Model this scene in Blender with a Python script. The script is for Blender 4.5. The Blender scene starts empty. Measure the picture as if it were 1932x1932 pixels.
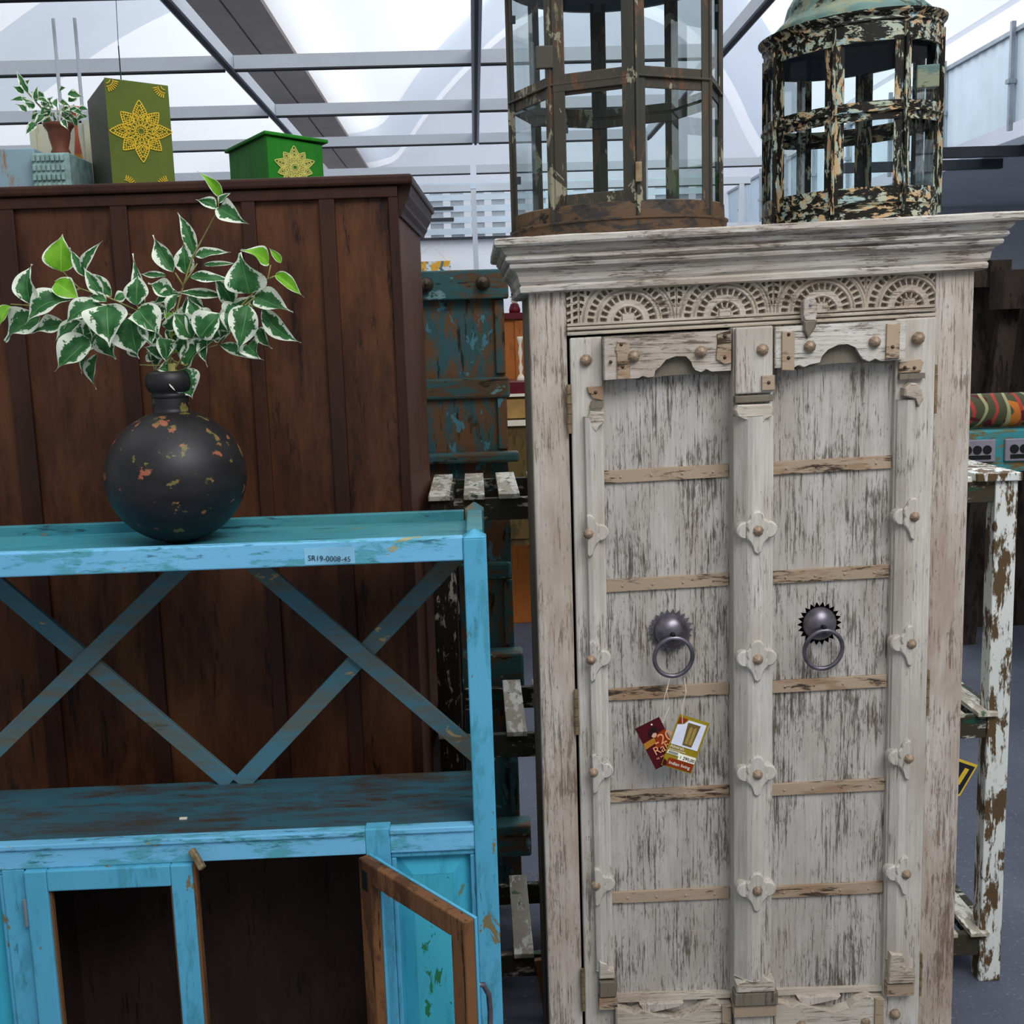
import bpy, math, random
from mathutils import Matrix, Vector
C = bpy.context.scene
# ------------------------------------------------------------------ camera
cam = bpy.data.cameras.new('camera')
cam.sensor_width = 36.0
cam.lens = 36.0 * 2150 / 1932
cam.clip_start = 0.05; cam.clip_end = 200
camo = bpy.data.objects.new('camera', cam)
C.collection.objects.link(camo)
camo.matrix_world = (Matrix.Translation((0, 0, 1.75)) @ Matrix.Rotation(-math.radians(1.6), 4, 'Z')
                     @ Matrix.Rotation(math.pi/2 - math.radians(8.85), 4, 'X') @ Matrix.Rotation(-math.radians(1.81), 4, 'Z'))
C.camera = camo
# ------------------------------------------------------------------ light and exposure
W = bpy.data.worlds.new('daylight'); C.world = W; W.use_nodes = True
bg = W.node_tree.nodes['Background']
bg.inputs[0].default_value = (0.86, 0.93, 1.0, 1); bg.inputs[1].default_value = 0.50
def area(name, loc, target, size, sizey, power, col=(1, 1, 1)):
    l = bpy.data.lights.new(name, 'AREA'); l.shape = 'RECTANGLE'; l.size = size; l.size_y = sizey
    l.energy = power; l.color = col
    o = bpy.data.objects.new(name, l); C.collection.objects.link(o); o.location = loc
    o.rotation_euler = (Vector(target) - Vector(loc)).to_track_quat('-Z', 'Y').to_euler()
    return o
area('rooflight', (1.7, -1.2, 5.2), (0.1, 2.4, 1.1), 3.6, 2.6, 250, (0.98, 0.98, 1.0))
area('sky_over_translucent_roof', (0.0, 14.0, 14.0), (0.0, 14.0, 0), 30.0, 26.0, 4600, (0.95, 0.98, 1.0))  # unseen lamp added above the roof to brighten the ceiling evenly
area('hall_rooflight', (2.0, 14.0, 7.3), (2.0, 14.0, 0), 5.0, 9.0, 480, (0.95, 0.98, 1.0))  # added fill lamp under the vault, brightens the hall walls
C.view_settings.view_transform = 'Standard'; C.view_settings.look = 'None'
C.view_settings.gamma = 1; C.view_settings.exposure = 0.0; C.view_settings.use_curve_mapping = False
R = random.Random(7)

# ------------------------------------------------------------------ materials
def lin(h):
    h = h.lstrip('#'); v = [int(h[i:i+2], 16)/255 for i in (0, 2, 4)]
    return tuple(c/12.92 if c <= .04045 else ((c+.055)/1.055)**2.4 for c in v) + (1,)
class NT:
    def __init__(s, name):
        s.m = bpy.data.materials.new(name); s.m.use_nodes = True; s.t = s.m.node_tree
        s.b = s.t.nodes['Principled BSDF']; s.out = s.t.nodes['Material Output']
        s.b.inputs['Specular IOR Level'].default_value = 0.2
    def n(s, ty, **kw):
        x = s.t.nodes.new(ty)
        for k, v in kw.items(): setattr(x, k, v)
        return x
    def l(s, a, b): s.t.links.new(a, b)
    def coord(s, scale=(1, 1, 1), off=(0, 0, 0), uv=False):
        tc = s.n('ShaderNodeTexCoord'); mp = s.n('ShaderNodeMapping')
        s.l(tc.outputs['UV' if uv else 'Object'], mp.inputs[0]); mp.inputs['Scale'].default_value = scale
        mp.inputs['Location'].default_value = off
        return mp.outputs[0]
    def noise(s, co, scale=5, detail=6, rough=.6, dist=0):
        x = s.n('ShaderNodeTexNoise'); x.inputs['Scale'].default_value = scale; x.inputs['Detail'].default_value = detail
        x.inputs['Roughness'].default_value = rough; x.inputs['Distortion'].default_value = dist
        s.l(co, x.inputs['Vector']); return x.outputs[0]
    def ramp(s, f, a, b):
        x = s.n('ShaderNodeMapRange'); x.inputs['From Min'].default_value = a; x.inputs['From Max'].default_value = b
        s.l(f, x.inputs[0]); return x.outputs[0]
    def math(s, op, a, b):
        x = s.n('ShaderNodeMath', operation=op)
        for i, v in enumerate((a, b)):
            if isinstance(v, (int, float)): x.inputs[i].default_value = v
            else: s.l(v, x.inputs[i])
        return x.outputs[0]
    def mix(s, f, a, b):
        x = s.n('ShaderNodeMix', data_type='RGBA')
        if isinstance(f, (int, float)): x.inputs[0].default_value = f
        else: s.l(f, x.inputs[0])
        for i, v in ((6, a), (7, b)):
            if isinstance(v, tuple): x.inputs[i].default_value = v
            elif isinstance(v, str): x.inputs[i].default_value = lin(v)
            else: s.l(v, x.inputs[i])
        return x.outputs[2]
    def bump(s, h, strength=.3, dist=.002):
        x = s.n('ShaderNodeBump'); x.inputs['Strength'].default_value = strength; x.inputs['Distance'].default_value = dist
        s.l(h, x.inputs['Height']); s.l(x.outputs[0], s.b.inputs['Normal'])
    def col(s, c, rough=.7, metal=0):
        if isinstance(c, (tuple, str)): s.b.inputs['Base Color'].default_value = lin(c) if isinstance(c, str) else c
        else: s.l(c, s.b.inputs['Base Color'])
        s.b.inputs['Roughness'].default_value = rough; s.b.inputs['Metallic'].default_value = metal
        return s.m
def plain(name, c, rough=.7, metal=0, var=.12, sc=12):
    t = NT(name); n = t.noise(t.coord(), sc)
    a = lin(c); d = tuple(x*(1-var*1.6) for x in a[:3]) + (1,); e = tuple(min(1, x*(1+var)) for x in a[:3]) + (1,)
    t.bump(n, .12, .002)
    return t.col(t.mix(t.ramp(n, .3, .7), d, e), rough, metal)
AX = {'x': (1, 0), 'y': (1, 1), 'z': (1, 2)}
def stretch(axis, k, base=1):
    v = [base*k]*3
    i = 'xyz'.find(axis)
    if i >= 0: v[i] = base
    return tuple(v)
def worn(name, top, mid, deep, axis='z', patch=.5, crack=.5, rough=.75, k=14, fine=9, top2=None, off=0.0, patch_scale=5, bumps=.5, crackd=1.0, soft=.05, chip=None):
    """old layered paint on grained wood: top coat, mid undercoat in patches, dark open grain, bare chips."""
    t = NT(name)
    co = t.coord(stretch(axis, k, 1), (off, off, off)); cp = t.coord(stretch(axis, 2.6, 1), (off+3, off, off))
    big = t.noise(cp, patch_scale, 8, .68, .4)
    fn = t.noise(co, fine, 9, .72, .15)
    med = t.noise(t.coord(stretch(axis, 7, 1), (off, off+9, off)), 6, 8, .7, .5)
    a = t.mix(t.ramp(t.noise(cp, 2.2, 4), .35, .65), top, top2 or top)
    pf = t.math('ADD', t.math('MULTIPLY', big, .6), t.math('MULTIPLY', med, .4))
    pm = t.ramp(pf, patch, patch+soft)
    c = t.mix(pm, a, mid)
    cf = t.math('ADD', t.math('MULTIPLY', fn, .62), t.math('MULTIPLY', med, .38))
    cm = t.ramp(cf, crack, crack+.04)
    c = t.mix(t.math('MULTIPLY', cm, crackd), c, deep)
    h = t.math('SUBTRACT', t.math('SUBTRACT', 1.0, t.math('MULTIPLY', pm, .3)), t.math('MULTIPLY', cm, .7))
    if chip:
        q = t.ramp(t.noise(t.coord(stretch(axis, 1.8, 1), (off+5, 2, off)), 13, 7, .62, .5), chip[1], chip[1]+.012)
        c = t.mix(q, c, chip[0]); h = t.math('SUBTRACT', h, t.math('MULTIPLY', q, .6))
    h = t.math('ADD', h, t.math('MULTIPLY', fn, .4))
    t.bump(h, bumps, .0018)
    return t.col(c, rough)
def limewash(name, axis, light, shade, stain, line, amount=.53, fine=10, off=0.0, st=.5):
    """thin white wash over brown wood: soft stains, fine broken grain lines, crackle."""
    t = NT(name)
    soft = t.noise(t.coord(stretch(axis, 3.2, 1), (off, off+2, off)), 3.2, 5, .6, .3)
    soft2 = t.noise(t.coord(stretch(axis, 2.0, 1), (off+7, off, off)), 5, 5, .6, .3)
    grain = t.noise(t.coord(stretch(axis, 24, 1), (off, off, off+4)), fine, 10, .78, .1)
    grain2 = t.noise(t.coord(stretch(axis, 6, 1), (off+1, off, off)), fine*4.5, 6, .8, .3)
    zone = t.noise(t.coord(stretch(axis, 2.0, 1), (off+11, off, off)), 8, 5, .65, .3)
    c = t.mix(t.ramp(soft2, .35, .65), light, shade)
    c = t.mix(t.math('MULTIPLY', t.ramp(soft, .44, .66), st), c, stain)
    zz = t.math('MULTIPLY', t.math('SUBTRACT', zone, .5), .42)
    lim = t.math('ADD', grain, zz)
    g1 = t.ramp(lim, amount, amount+.06)
    g2 = t.ramp(t.math('ADD', grain2, zz), amount+.02, amount+.07)
    c = t.mix(t.math('MULTIPLY', t.ramp(grain, .42, .60), .45), c, stain)
    c = t.mix(t.math('MULTIPLY', g2, .6), c, line); c = t.mix(t.math('MULTIPLY', g1, .75), c, line)
    h = t.math('SUBTRACT', t.math('MULTIPLY', grain, .8), t.math('ADD', t.math('MULTIPLY', g1, .5), t.math('MULTIPLY', g2, .35)))
    t.bump(h, .7, .0022)
    return t.col(c, .8)

def glass_mat(name, tint=(0.92, 0.97, 0.96, 1)):
    t = NT(name)
    tr = t.n('ShaderNodeBsdfTransparent'); tr.inputs[0].default_value = tint
    gl = t.n('ShaderNodeBsdfGlossy'); gl.inputs['Roughness'].default_value = .03
    fr = t.n('ShaderNodeFresnel'); fr.inputs[0].default_value = 1.45
    mx = t.n('ShaderNodeMixShader'); t.l(t.math('MULTIPLY', fr.outputs[0], .45), mx.inputs[0])
    t.l(tr.outputs[0], mx.inputs[1]); t.l(gl.outputs[0], mx.inputs[2]); t.l(mx.outputs[0], t.out.inputs[0])
    return t.m

M = {}
M['ww_v'] = limewash('whitewashed_wood_upright', 'z', '#d0ccc4', '#bcb8b0', '#a39382', '#6b5747', .60, 9)
M['ww_panel'] = limewash('whitewashed_wood_panel', 'z', '#c4c0ba', '#b0aca6', '#988a7c', '#4e3d30', .555, 9, 4.0)
M['ww_h'] = limewash('whitewashed_wood_level', 'x', '#d3cfc7', '#bdb7ae', '#9f8d7b', '#584638', .565, 9, 2.0, .7)
M['ww_stile'] = limewash('whitewashed_wood_brownish', 'z', '#cbc4ba', '#bab0a5', '#9f8a78', '#7c6555', .570, 9, 7.0, .8)
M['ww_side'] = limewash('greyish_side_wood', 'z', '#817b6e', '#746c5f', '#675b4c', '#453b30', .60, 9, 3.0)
M['ww_carved'] = limewash('cream_carved_wood', 'x', '#cdc6b8', '#bbb2a3', '#a18f7c', '#5f4c3c', .575, 12, 5.0, .7)
M['strap'] = worn('painted_iron_strap', '#ab967f', '#957a61', '#40342a', 'x', .51, .525, .7, 6, 10, '#9d8a74', 1.0)
M['stud'] = plain('old_iron_stud', '#9a8570', .55, .3, .3, 60)
M['stud_dark'] = plain('dark_iron_stud', '#54483d', .5, .5, .3, 60)
M['iron'] = plain('brushed_dark_iron', '#77727a', .38, .75, .35, 30)
M['hinge'] = plain('aged_brass_hinge', '#8d7a5c', .45, .5, .3, 60)
M['blue'] = worn('sky_blue_paint', '#6ab0d4', '#559fae', '#2c6573', 'x', .50, .565, .5, 5, 15, '#77bbe0', 0, 8, .6, .8, .05, ('#a8a076', .655))
M['blue_v'] = worn('sky_blue_paint_upright', '#5aa8c8', '#4893aa', '#35717f', 'z', .51, .585, .5, 6, 13, '#4fa0c0', 5, 8, .5, .75, .07, ('#7c6f4c', .655))
M['cyan'] = worn('cyan_paint_panel', '#42a9c4', '#3a95ac', '#2b7788', 'z', .50, .62, .5, 5, 9, '#3aa2bd', 2, 5, .3, .6, .1, ('#5f7f6c', .66))
M['green_cyan'] = worn('cyan_panel_green_chips', '#44aabf', '#3a99ad', '#2f8a75', 'z', .52, .62, .5, 6, 9, '#3da3b8', 12, 5, .35, .7, .08, ('#2a7048', .585))
M['tray'] = worn('teal_tray_wood', '#3c8a99', '#35747e', '#24464d', 'x', .50, .57, .5, 5, 10, '#47858a', 3, 5, .4, .85, .12, ('#6f7f68', .655))
M['shelf'] = worn('worn_blue_shelf_wood', '#30606f', '#41382f', '#231f1d', 'x', .47, .58, .55, 5, 6, '#39515a', 6, 5, .25, .8, .12)  # worn blue, darkened to carry the shade of the tray above
M['brace'] = worn('dull_blue_brace', '#457384', '#655c49', '#3a4140', 'x', .46, .60, .6, 3, 6, '#4a6a70', 8, 4, .25, .8, .16, ('#9a8a66', .655))
M['side_teal'] = worn('grimy_teal_side', '#4e7f84', '#7a6c54', '#33423f', 'z', .48, .56, .7, 6, 7, '#456a6c', 2, 6, .3)
M['door_brown'] = worn('bare_brown_wood', '#6b4a33', '#553723', '#32200f', 'z', .50, .55, .6, 12, 6, '#7a5232', 2, 5, .3)
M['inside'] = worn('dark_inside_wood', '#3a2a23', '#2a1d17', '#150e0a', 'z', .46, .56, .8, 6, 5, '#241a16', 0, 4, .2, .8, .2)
M['wardrobe'] = worn('dark_mahogany_stain', '#4a2a1b', '#301a12', '#1c0f0a', 'z', .45, .57, .5, 6, 5, '#5f3a22', 1, 3.5, .15, .8, .2)
M['ward_dark'] = worn('dark_mahogany_stile', '#37211a', '#2a1914', '#180e0b', 'z', .46, .60, .5, 7, 4, '#40241a', 4, 3, .12, .7, .2)
M['ward_side'] = worn('mahogany_side_sheen', '#593627', '#4b2d20', '#352016', 'z', .46, .60, .6, 7, 3, '#633e2d', 9, 3, .1, .6, .2)  # paler brown than the back panel
M['teal_old'] = worn('chipped_teal_door', '#47655f', '#7a583c', '#2b2f2a', 'z', .475, .55, .7, 5, 9, '#3f6870', 1, 5.5, .5, 1, .06, ('#5b93a2', .60))
M['teal_rail'] = worn('chipped_teal_rail', '#3c625f', '#66503a', '#262a26', 'x', .49, .55, .7, 4, 9, '#41686c', 2, 6, .5, 1, .05, ('#7ba3a4', .62))
M['rack_green'] = worn('dark_green_chipped_wood', '#43382a', '#c9c6b8', '#1f4a38', 'x', .53, .54, .6, 2.4, 9, '#2c332a', 1, 12, .5)
M['rack_slat'] = worn('greyed_slat_wood', '#b3a998', '#ddd9ce', '#5f6d59', 'y', .50, .57, .7, 3, 6, '#9a9384', 1, 9, .4, 1, .03, ('#57694f', .62))
M['rack_white'] = worn('white_chippy_leg', '#dddfd8', '#5b4830', '#6c5a3d', 'z', .495, .58, .6, 2.6, 8, '#d2d6d0', 5, 9, .6, 1, .03)
M['rack_dark'] = worn('dark_olive_leg', '#2e2a20', '#b5b0a0', '#15130e', 'z', .55, .58, .6, 3, 8, '#241f18', 3, 14, .5, 1, .02)
M['lant_brown'] = worn('rusty_olive_tin', '#484339', '#5f4433', '#9c8d6c', 'z', .53, .585, .45, 5, 12, '#34352f', 1, 14, .5, .8, .05, ('#8f8a74', .60))
M['lant_band'] = worn('rusty_tin_band', '#5b4634', '#3a3532', '#26201c', 'x', .50, .57, .45, 3, 6, '#6d5640', 4, 9, .3)
M['inner_tin'] = plain('dull_grey_tin', '#5c6170', .5, .4, .15, 8)
def chips(name, axis):
    t = NT(name)
    a = t.noise(t.coord(stretch(axis, 4.2, 1)), 20, 8, .7, .5)
    b = t.noise(t.coord(stretch(axis, 2.0, 1), (4, 2, 7)), 16, 6, .6, .8)
    c = t.mix(t.ramp(b, .49, .52), '#a8ae98', '#b89b75')
    c = t.mix(t.ramp(t.noise(t.coord(stretch(axis, 3, 1), (9, 9, 2)), 20, 6, .6), .57, .59), c, '#9ab0ae')
    k = t.ramp(a, .47, .49)
    t.bump(k, .7, -.0012)
    return t.col(t.mix(k, c, '#17150f'), .5)
M['chip_v'] = chips('flaking_cream_on_black_upright', 'z'); M['chip_h'] = chips('flaking_cream_on_black_level', 'x')
M['dome_green'] = worn('verdigris_dome', '#4f6b64', '#7d836b', '#1f2420', 'x', .50, .54, .5, 2, 14, '#627f78')
M['glass'] = glass_mat('old_clear_glass')
M['wallw'] = plain('white_plaster', '#e9ebf1', .9, 0, .03, .8)
def membrane(name, c, tf, var=.03):
    t = NT(name); n = t.noise(t.coord(), .8); a = lin(c)
    cc = t.mix(t.ramp(n, .3, .7), tuple(x*(1-var) for x in a[:3]) + (1,), a)
    d = t.n('ShaderNodeBsdfDiffuse'); l = t.n('ShaderNodeBsdfTranslucent'); m = t.n('ShaderNodeMixShader'); m.inputs[0].default_value = tf
    t.l(cc, d.inputs[0]); t.l(cc, l.inputs[0]); t.l(d.outputs[0], m.inputs[1]); t.l(l.outputs[0], m.inputs[2]); t.l(m.outputs[0], t.out.inputs[0]); return t.m
M['roof'] = membrane('translucent_roof_sheet', '#f0f1f5', .6); M['band'] = membrane('grey_roof_band', '#dfe5ec', .95)  # sheet made translucent to pass the added lamp; second one paints rib shadows
M['wallg'] = plain('grey_plaster_rib', '#bcc2cc', .9, 0, .03, .8)
M['wallgrey'] = plain('grey_painted_wall', '#c6cad2', .9, 0, .06, .8)
M['duct'] = plain('taupe_beam', '#a89e97', .7, 0, .05, 2)
M['alu'] = plain('white_aluminium_bar', '#cdd3da', .45, 0, .03, 3)
M['slot'] = plain('dark_slot', '#3a3c40', .6, 0, .1, 3)
M['mezz'] = plain('pale_metal_sheet', '#c3d2dd', .5, .1, .05, 2)
M['steel'] = plain('galvanised_steel', '#9ba3aa', .4, .6, .1, 10)
M['black'] = plain('matt_black', '#1a1a1a', .6, 0, .2, 10)
M['gold'] = plain('gold_paint', '#dcb93a', .5, 0, .1, 80)
M['gold_pale'] = plain('pale_gold_paint', '#c9c26a', .5, 0, .1, 80)
M['twine'] = plain('pale_twine', '#d8c6b0', .9, 0, .1, 80)
M['ink'] = plain('black_ink', '#20242c', .6, 0, .1, 80)
def floor_mat():
    t = NT('dark_asphalt_floor'); n = t.noise(t.coord(), 90, 5, .7); g = t.noise(t.coord(), 1.3, 5)
    c = t.mix(t.ramp(g, .35, .65), '#5a5e6a', '#484c58'); c = t.mix(t.ramp(n, .6, .68), c, '#8a8f99')
    t.bump(n, .3, .004); return t.col(c, .75)
M['floor'] = floor_mat()
def leaf_mat(name, lime):
    t = NT(name); uv = t.coord((1, 1, 1), uv=True)
    sp = t.n('ShaderNodeSeparateXYZ'); t.l(uv, sp.inputs[0])
    u = t.math('ABSOLUTE', t.math('SUBTRACT', sp.outputs[0], .5), 0)          # 0 midrib .. .5 edge
    n = t.noise(t.coord(), 55, 5, .7, .4)
    lim = t.math('ADD', .335 if not lime else .43, t.math('MULTIPLY', t.math('SUBTRACT', n, .5), 1.0 if not lime else .3))
    lim = t.math('SUBTRACT', lim, t.math('MULTIPLY', t.math('POWER', sp.outputs[1], 5), .22))
    edge = t.ramp(t.math('SUBTRACT', u, lim), 0, .025)
    g = t.mix(t.ramp(t.noise(t.coord(), 30, 4), .35, .65), '#24552a' if not lime else '#5f9e22', '#4a7f4c' if not lime else '#82bb35')
    g = t.mix(t.ramp(u, .02, .0), g, '#6ea35f' if not lime else '#a9d65c')
    c = t.mix(edge, g, '#e6ecd9')
    t.bump(u, .15, .002)
    m = t.col(c, .42); t.b.inputs['Subsurface Weight'].default_value = 0
    tl = t.n('ShaderNodeBsdfTranslucent'); t.l(c, tl.inputs[0]); mx = t.n('ShaderNodeMixShader'); mx.inputs[0].default_value = .22
    t.l(t.b.outputs[0], mx.inputs[1]); t.l(tl.outputs[0], mx.inputs[2]); t.l(mx.outputs[0], t.out.inputs[0])
    return m
M['leaf'] = leaf_mat('variegated_leaf', False); M['leaf_lime'] = leaf_mat('young_lime_leaf', True)
M['stem'] = plain('olive_stem', '#8a8350', .7, 0, .2, 60)
def vase_mat():
    t = NT('blackened_metal_vase'); co = t.coord((1, 1, 1))
    c = t.mix(t.ramp(t.noise(t.coord((1, 1, 2)), 9, 6, .6), .4, .65), '#141213', '#242021')
    f = t.ramp(t.noise(t.coord((1, 1, 1.3), (4, 1, 0)), 24, 7, .62), .60, .62)
    c2 = t.mix(t.ramp(t.noise(co, 22, 3), .45, .55), '#93523a', '#66602f')
    c = t.mix(f, c, c2); n = t.noise(co, 60, 4); t.bump(n, .15, .001)
    t.b.inputs['Specular IOR Level'].default_value = .38
    return t.col(c, .48)
M['vase'] = vase_mat()
M['olive'] = plain('olive_green_paint', '#56631f', .6, 0, .12, 12); M['olive_side'] = plain('dark_grey_green_paint', '#4b4a42', .6, 0, .08, 12)
M['green'] = worn('bright_green_stain', '#1c6b19', '#165515', '#0f3c0e', 'z', .52, .64, .75, 6, 5, '#237a1d', 0, 4, .2, .8, .15)
M['terra'] = plain('brown_terracotta', '#6f4231', .6, 0, .2, 20)
M['teal_block'] = plain('pale_teal_carving', '#84a19c', .8, 0, .25, 40)
M['bluewood'] = worn('pale_blue_and_brown_box', '#86a0ab', '#8f6f5a', '#5a5148', 'z', .52, .62, .7, 3, 6, '#7b9199')
M['patina'] = worn('pale_patina_frame', '#b6b39c', '#a8746a', '#7b8f8f', 'z', .52, .56, .7, 3, 10, '#9fb0aa')
M['darkwood'] = worn('old_dark_timber', '#3a302b', '#2a221e', '#15110f', 'z', .5, .56, .8, 5, 7, '#453a33')
M['orange_wood'] = worn('orange_pine', '#b5692f', '#9c5522', '#6e3a16', 'z', .54, .60, .5, 7, 5, '#a86228')
M['red_wood'] = plain('dark_red_lacquer', '#5e1420', .4, 0, .1, 10); M['cream'] = plain('cream_paint', '#e6dcc6', .6, 0, .05, 10)
M['sand'] = plain('sandy_drawer_wood', '#a8824a', .6, 0, .15, 16); M['golden'] = worn('gilded_carving', '#5f4c28', '#463820', '#9a8144', 'z', .5, .62, .5, 4, 8)
M['terq'] = worn('turquoise_bench_paint', '#3a858c', '#6e6034', '#356460', 'x', .50, .60, .6, 3, 8, '#439aa0', 0, 7, .5, 1, .05, ('#8a6a34', .62))
def fabric():
    t = NT('printed_bolster_cloth'); co = t.coord((1, 1, 1))
    w = t.n('ShaderNodeTexWave'); w.inputs['Scale'].default_value = 3.2; w.inputs['Distortion'].default_value = 9; w.inputs['Detail'].default_value = 1
    t.l(t.coord((1, 1, 1.3), (.2, 0, 0)), w.inputs[0])
    b = t.noise(t.coord((1, 1, 1), (.33, 0, 0)), 4.5, 2, .5, .8)
    c = t.mix(t.ramp(b, .475, .49), '#4c4d36', '#bd6f2e'); c = t.mix(t.ramp(w.outputs[1], .93, .96), c, '#a8403a')
    c = t.mix(t.ramp(t.noise(co, 8, 2, .4, 1.4), .60, .615), c, '#5a2226')
    c = t.mix(t.ramp(w.outputs[1], .06, .03), c, '#9c9a72')
    return t.col(c, .85)
M['fabric'] = fabric()
def paint_mix():
    t = NT('abstract_painting'); n = t.noise(t.coord((1, 1, 1)), 5, 5, .6, 1); n2 = t.noise(t.coord((1, 1, 1), (5, 5, 5)), 6, 5, .6, 1)
    c = t.mix(t.ramp(n, .45, .5), '#d8a23a', '#cfd6d8'); c = t.mix(t.ramp(n2, .55, .6), c, '#4c6a78'); return t.col(c, .6)
M['art'] = paint_mix()

# ------------------------------------------------------------------ mesh helpers
class MB:
    def __init__(s, warp=None): s.v = []; s.f = []; s.uv = {}; s.warp = warp
    def quad_grid(s, fn, nu, nv, closed=False):
        b = len(s.v)
        for j in range(nv+1):
            for i in range(nu + (0 if closed else 1)): s.v.append(fn(i/nu, j/nv))
        w = nu if closed else nu+1
        for j in range(nv):
            for i in range(nu):
                i2 = (i+1) % w if closed else i+1
                s.f.append((b+j*w+i, b+j*w+i2, b+(j+1)*w+i2, b+(j+1)*w+i))
        return s
    def box(s, x0, x1, y0, y1, z0, z1):
        b = len(s.v)
        s.v += [(x, y, z) for z in (z0, z1) for y in (y0, y1) for x in (x0, x1)]
        s.f += [tuple(b+i for i in q) for q in ((0, 2, 3, 1), (4, 5, 7, 6), (0, 1, 5, 4), (2, 6, 7, 3), (0, 4, 6, 2), (1, 3, 7, 5))]
        return s
    def bar(s, a, b, w, h, up=(0, 1, 0)):
        """box along a-b; w across, h along 'up'."""
        a = Vector(a); b = Vector(b); d = (b-a).normalized(); u = Vector(up); u = (u - d*u.dot(d)).normalized(); r = d.cross(u)
        k = len(s.v)
        for p in (a, b):
            for sx, sy in ((-1, -1), (1, -1), (1, 1), (-1, 1)): s.v.append(tuple(p + r*w/2*sx + u*h/2*sy))
        s.f += [tuple(k+i for i in q) for q in ((0, 3, 2, 1), (4, 5, 6, 7), (0, 1, 5, 4), (1, 2, 6, 5), (2, 3, 7, 6), (3, 0, 4, 7))]
        return s
    def prism(s, poly, y0, y1, ins=0):
        """xz outline (counter-clockwise seen from the front) pushed from y0 (front) to y1; ins shrinks the front for a chamfer"""
        n = len(poly); cx = sum(p[0] for p in poly)/n; cz = sum(p[1] for p in poly)/n
        b = len(s.v)
        def sh(p):
            d = math.hypot(p[0]-cx, p[1]-cz) or 1; k = max(0, 1-ins/d); return (cx+(p[0]-cx)*k, cz+(p[1]-cz)*k)
        rings = [([sh(p) for p in poly], y0), (poly, y0+ins), (poly, y1)] if ins else [(poly, y0), (poly, y1)]
        for pl, y in rings: s.v += [(p[0], y, p[1]) for p in pl]
        for r in range(len(rings)-1):
            for i in range(n):
                j = (i+1) % n; s.f.append((b+r*n+i, b+(r+1)*n+i, b+(r+1)*n+j, b+r*n+j))
        s.f.append(tuple(b+i for i in range(n))); s.f.append(tuple(b+(len(rings)-1)*n+i for i in reversed(range(n))))
        return s
    def lathe(s, prof, c, seg=32, axis='z', a0=0.0, flat=1):
        def fn(u, v):
            i = min(int(round(v*(len(prof)-1))), len(prof)-1); r, h = prof[i]; a = a0 + u*2*math.pi
            if axis == 'z': return (c[0]+r*math.cos(a), c[1]+r*math.sin(a), c[2]+h)
            if axis == 'y': return (c[0]+r*math.cos(a), c[1]+h, c[2]+r*math.sin(a))
            return (c[0]+h, c[1]+r*math.cos(a), c[2]+r*math.sin(a))
        s.quad_grid(fn, seg, len(prof)-1, True)
        return s
    def tube(s, pts, r, seg=8, closed=False, r1=None):
        pts = [Vector(p) for p in pts]; n = len(pts); b = len(s.v); prev = None
        for i, p in enumerate(pts):
            if closed: d = (pts[(i+1) % n] - pts[i-1]).normalized()
            else: d = (pts[min(i+1, n-1)] - pts[max(i-1, 0)]).normalized()
            u = prev if prev is not None else Vector((0, 0, 1)) if abs(d.z) < .9 else Vector((1, 0, 0))
            u = (u - d*u.dot(d)).normalized(); prev = u; w = d.cross(u)
            rr = r if r1 is None else r + (r1-r)*i/(n-1)
            for k in range(seg):
                a = 2*math.pi*k/seg; s.v.append(tuple(p + (u*math.cos(a) + w*math.sin(a))*rr))
        m = n if closed else n-1
        for i in range(m):
            for k in range(seg):
                k2 = (k+1) % seg; i2 = (i+1) % n
                s.f.append((b+i*seg+k, b+i*seg+k2, b+i2*seg+k2, b+i2*seg+k))
        if not closed: s.f.append(tuple(b+k for k in reversed(range(seg)))); s.f.append(tuple(b+(n-1)*seg+k for k in range(seg)))
        return s
    def ball(s, c, r, seg=12, sq=(1, 1, 1)):
        def fn(u, v):
            a = u*2*math.pi; t = (v-.5)*math.pi
            return (c[0]+r*sq[0]*math.cos(t)*math.cos(a), c[1]+r*sq[1]*math.cos(t)*math.sin(a), c[2]+r*sq[2]*math.sin(t))
        s.quad_grid(fn, seg, seg//2, True); return s
    def build(s, name, mat, parent=None, smooth=False, bevel=0, seg=2, off=None):
        vs = s.v if not s.warp else [s.warp(p) for p in s.v]
        o0 = Vector((0, 0, 0))
        q = parent
        while q is not None: o0 += q.location; q = q.parent
        if off is not None: o0 = Vector(off)
        vs = [(p[0]-o0.x, p[1]-o0.y, p[2]-o0.z) for p in vs]
        me = bpy.data.meshes.new(name); me.from_pydata(vs, [], s.f)
        if s.uv:
            l = me.uv_layers.new(name='UVMap')
            for lp in me.loops: l.data[lp.index].uv = s.uv.get(lp.vertex_index, (0, 0))
        me.materials.append(mat)
        if smooth:
            me.polygons.foreach_set('use_smooth', [True]*len(me.polygons))
        o = bpy.data.objects.new(name, me); C.collection.objects.link(o)
        if parent is not None: o.parent = parent
        elif off is not None: o.location = off
        if bevel:
            m = o.modifiers.new('edge', 'BEVEL'); m.width = bevel; m.segments = seg; m.limit_method = 'ANGLE'; m.angle_limit = .6
        return o
def thing(name, label, cat, loc, group=None):
    o = bpy.data.objects.new(name, None); C.collection.objects.link(o); o.location = loc; o.empty_display_size = .05
    o['label'] = label; o['category'] = cat
    if group: o['group'] = group
    return o
def tag(o, label, cat, group=None):
    o['label'] = label; o['category'] = cat
    if group: o['group'] = group
    return o
def struct(o): o['kind'] = 'structure'; return o
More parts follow.
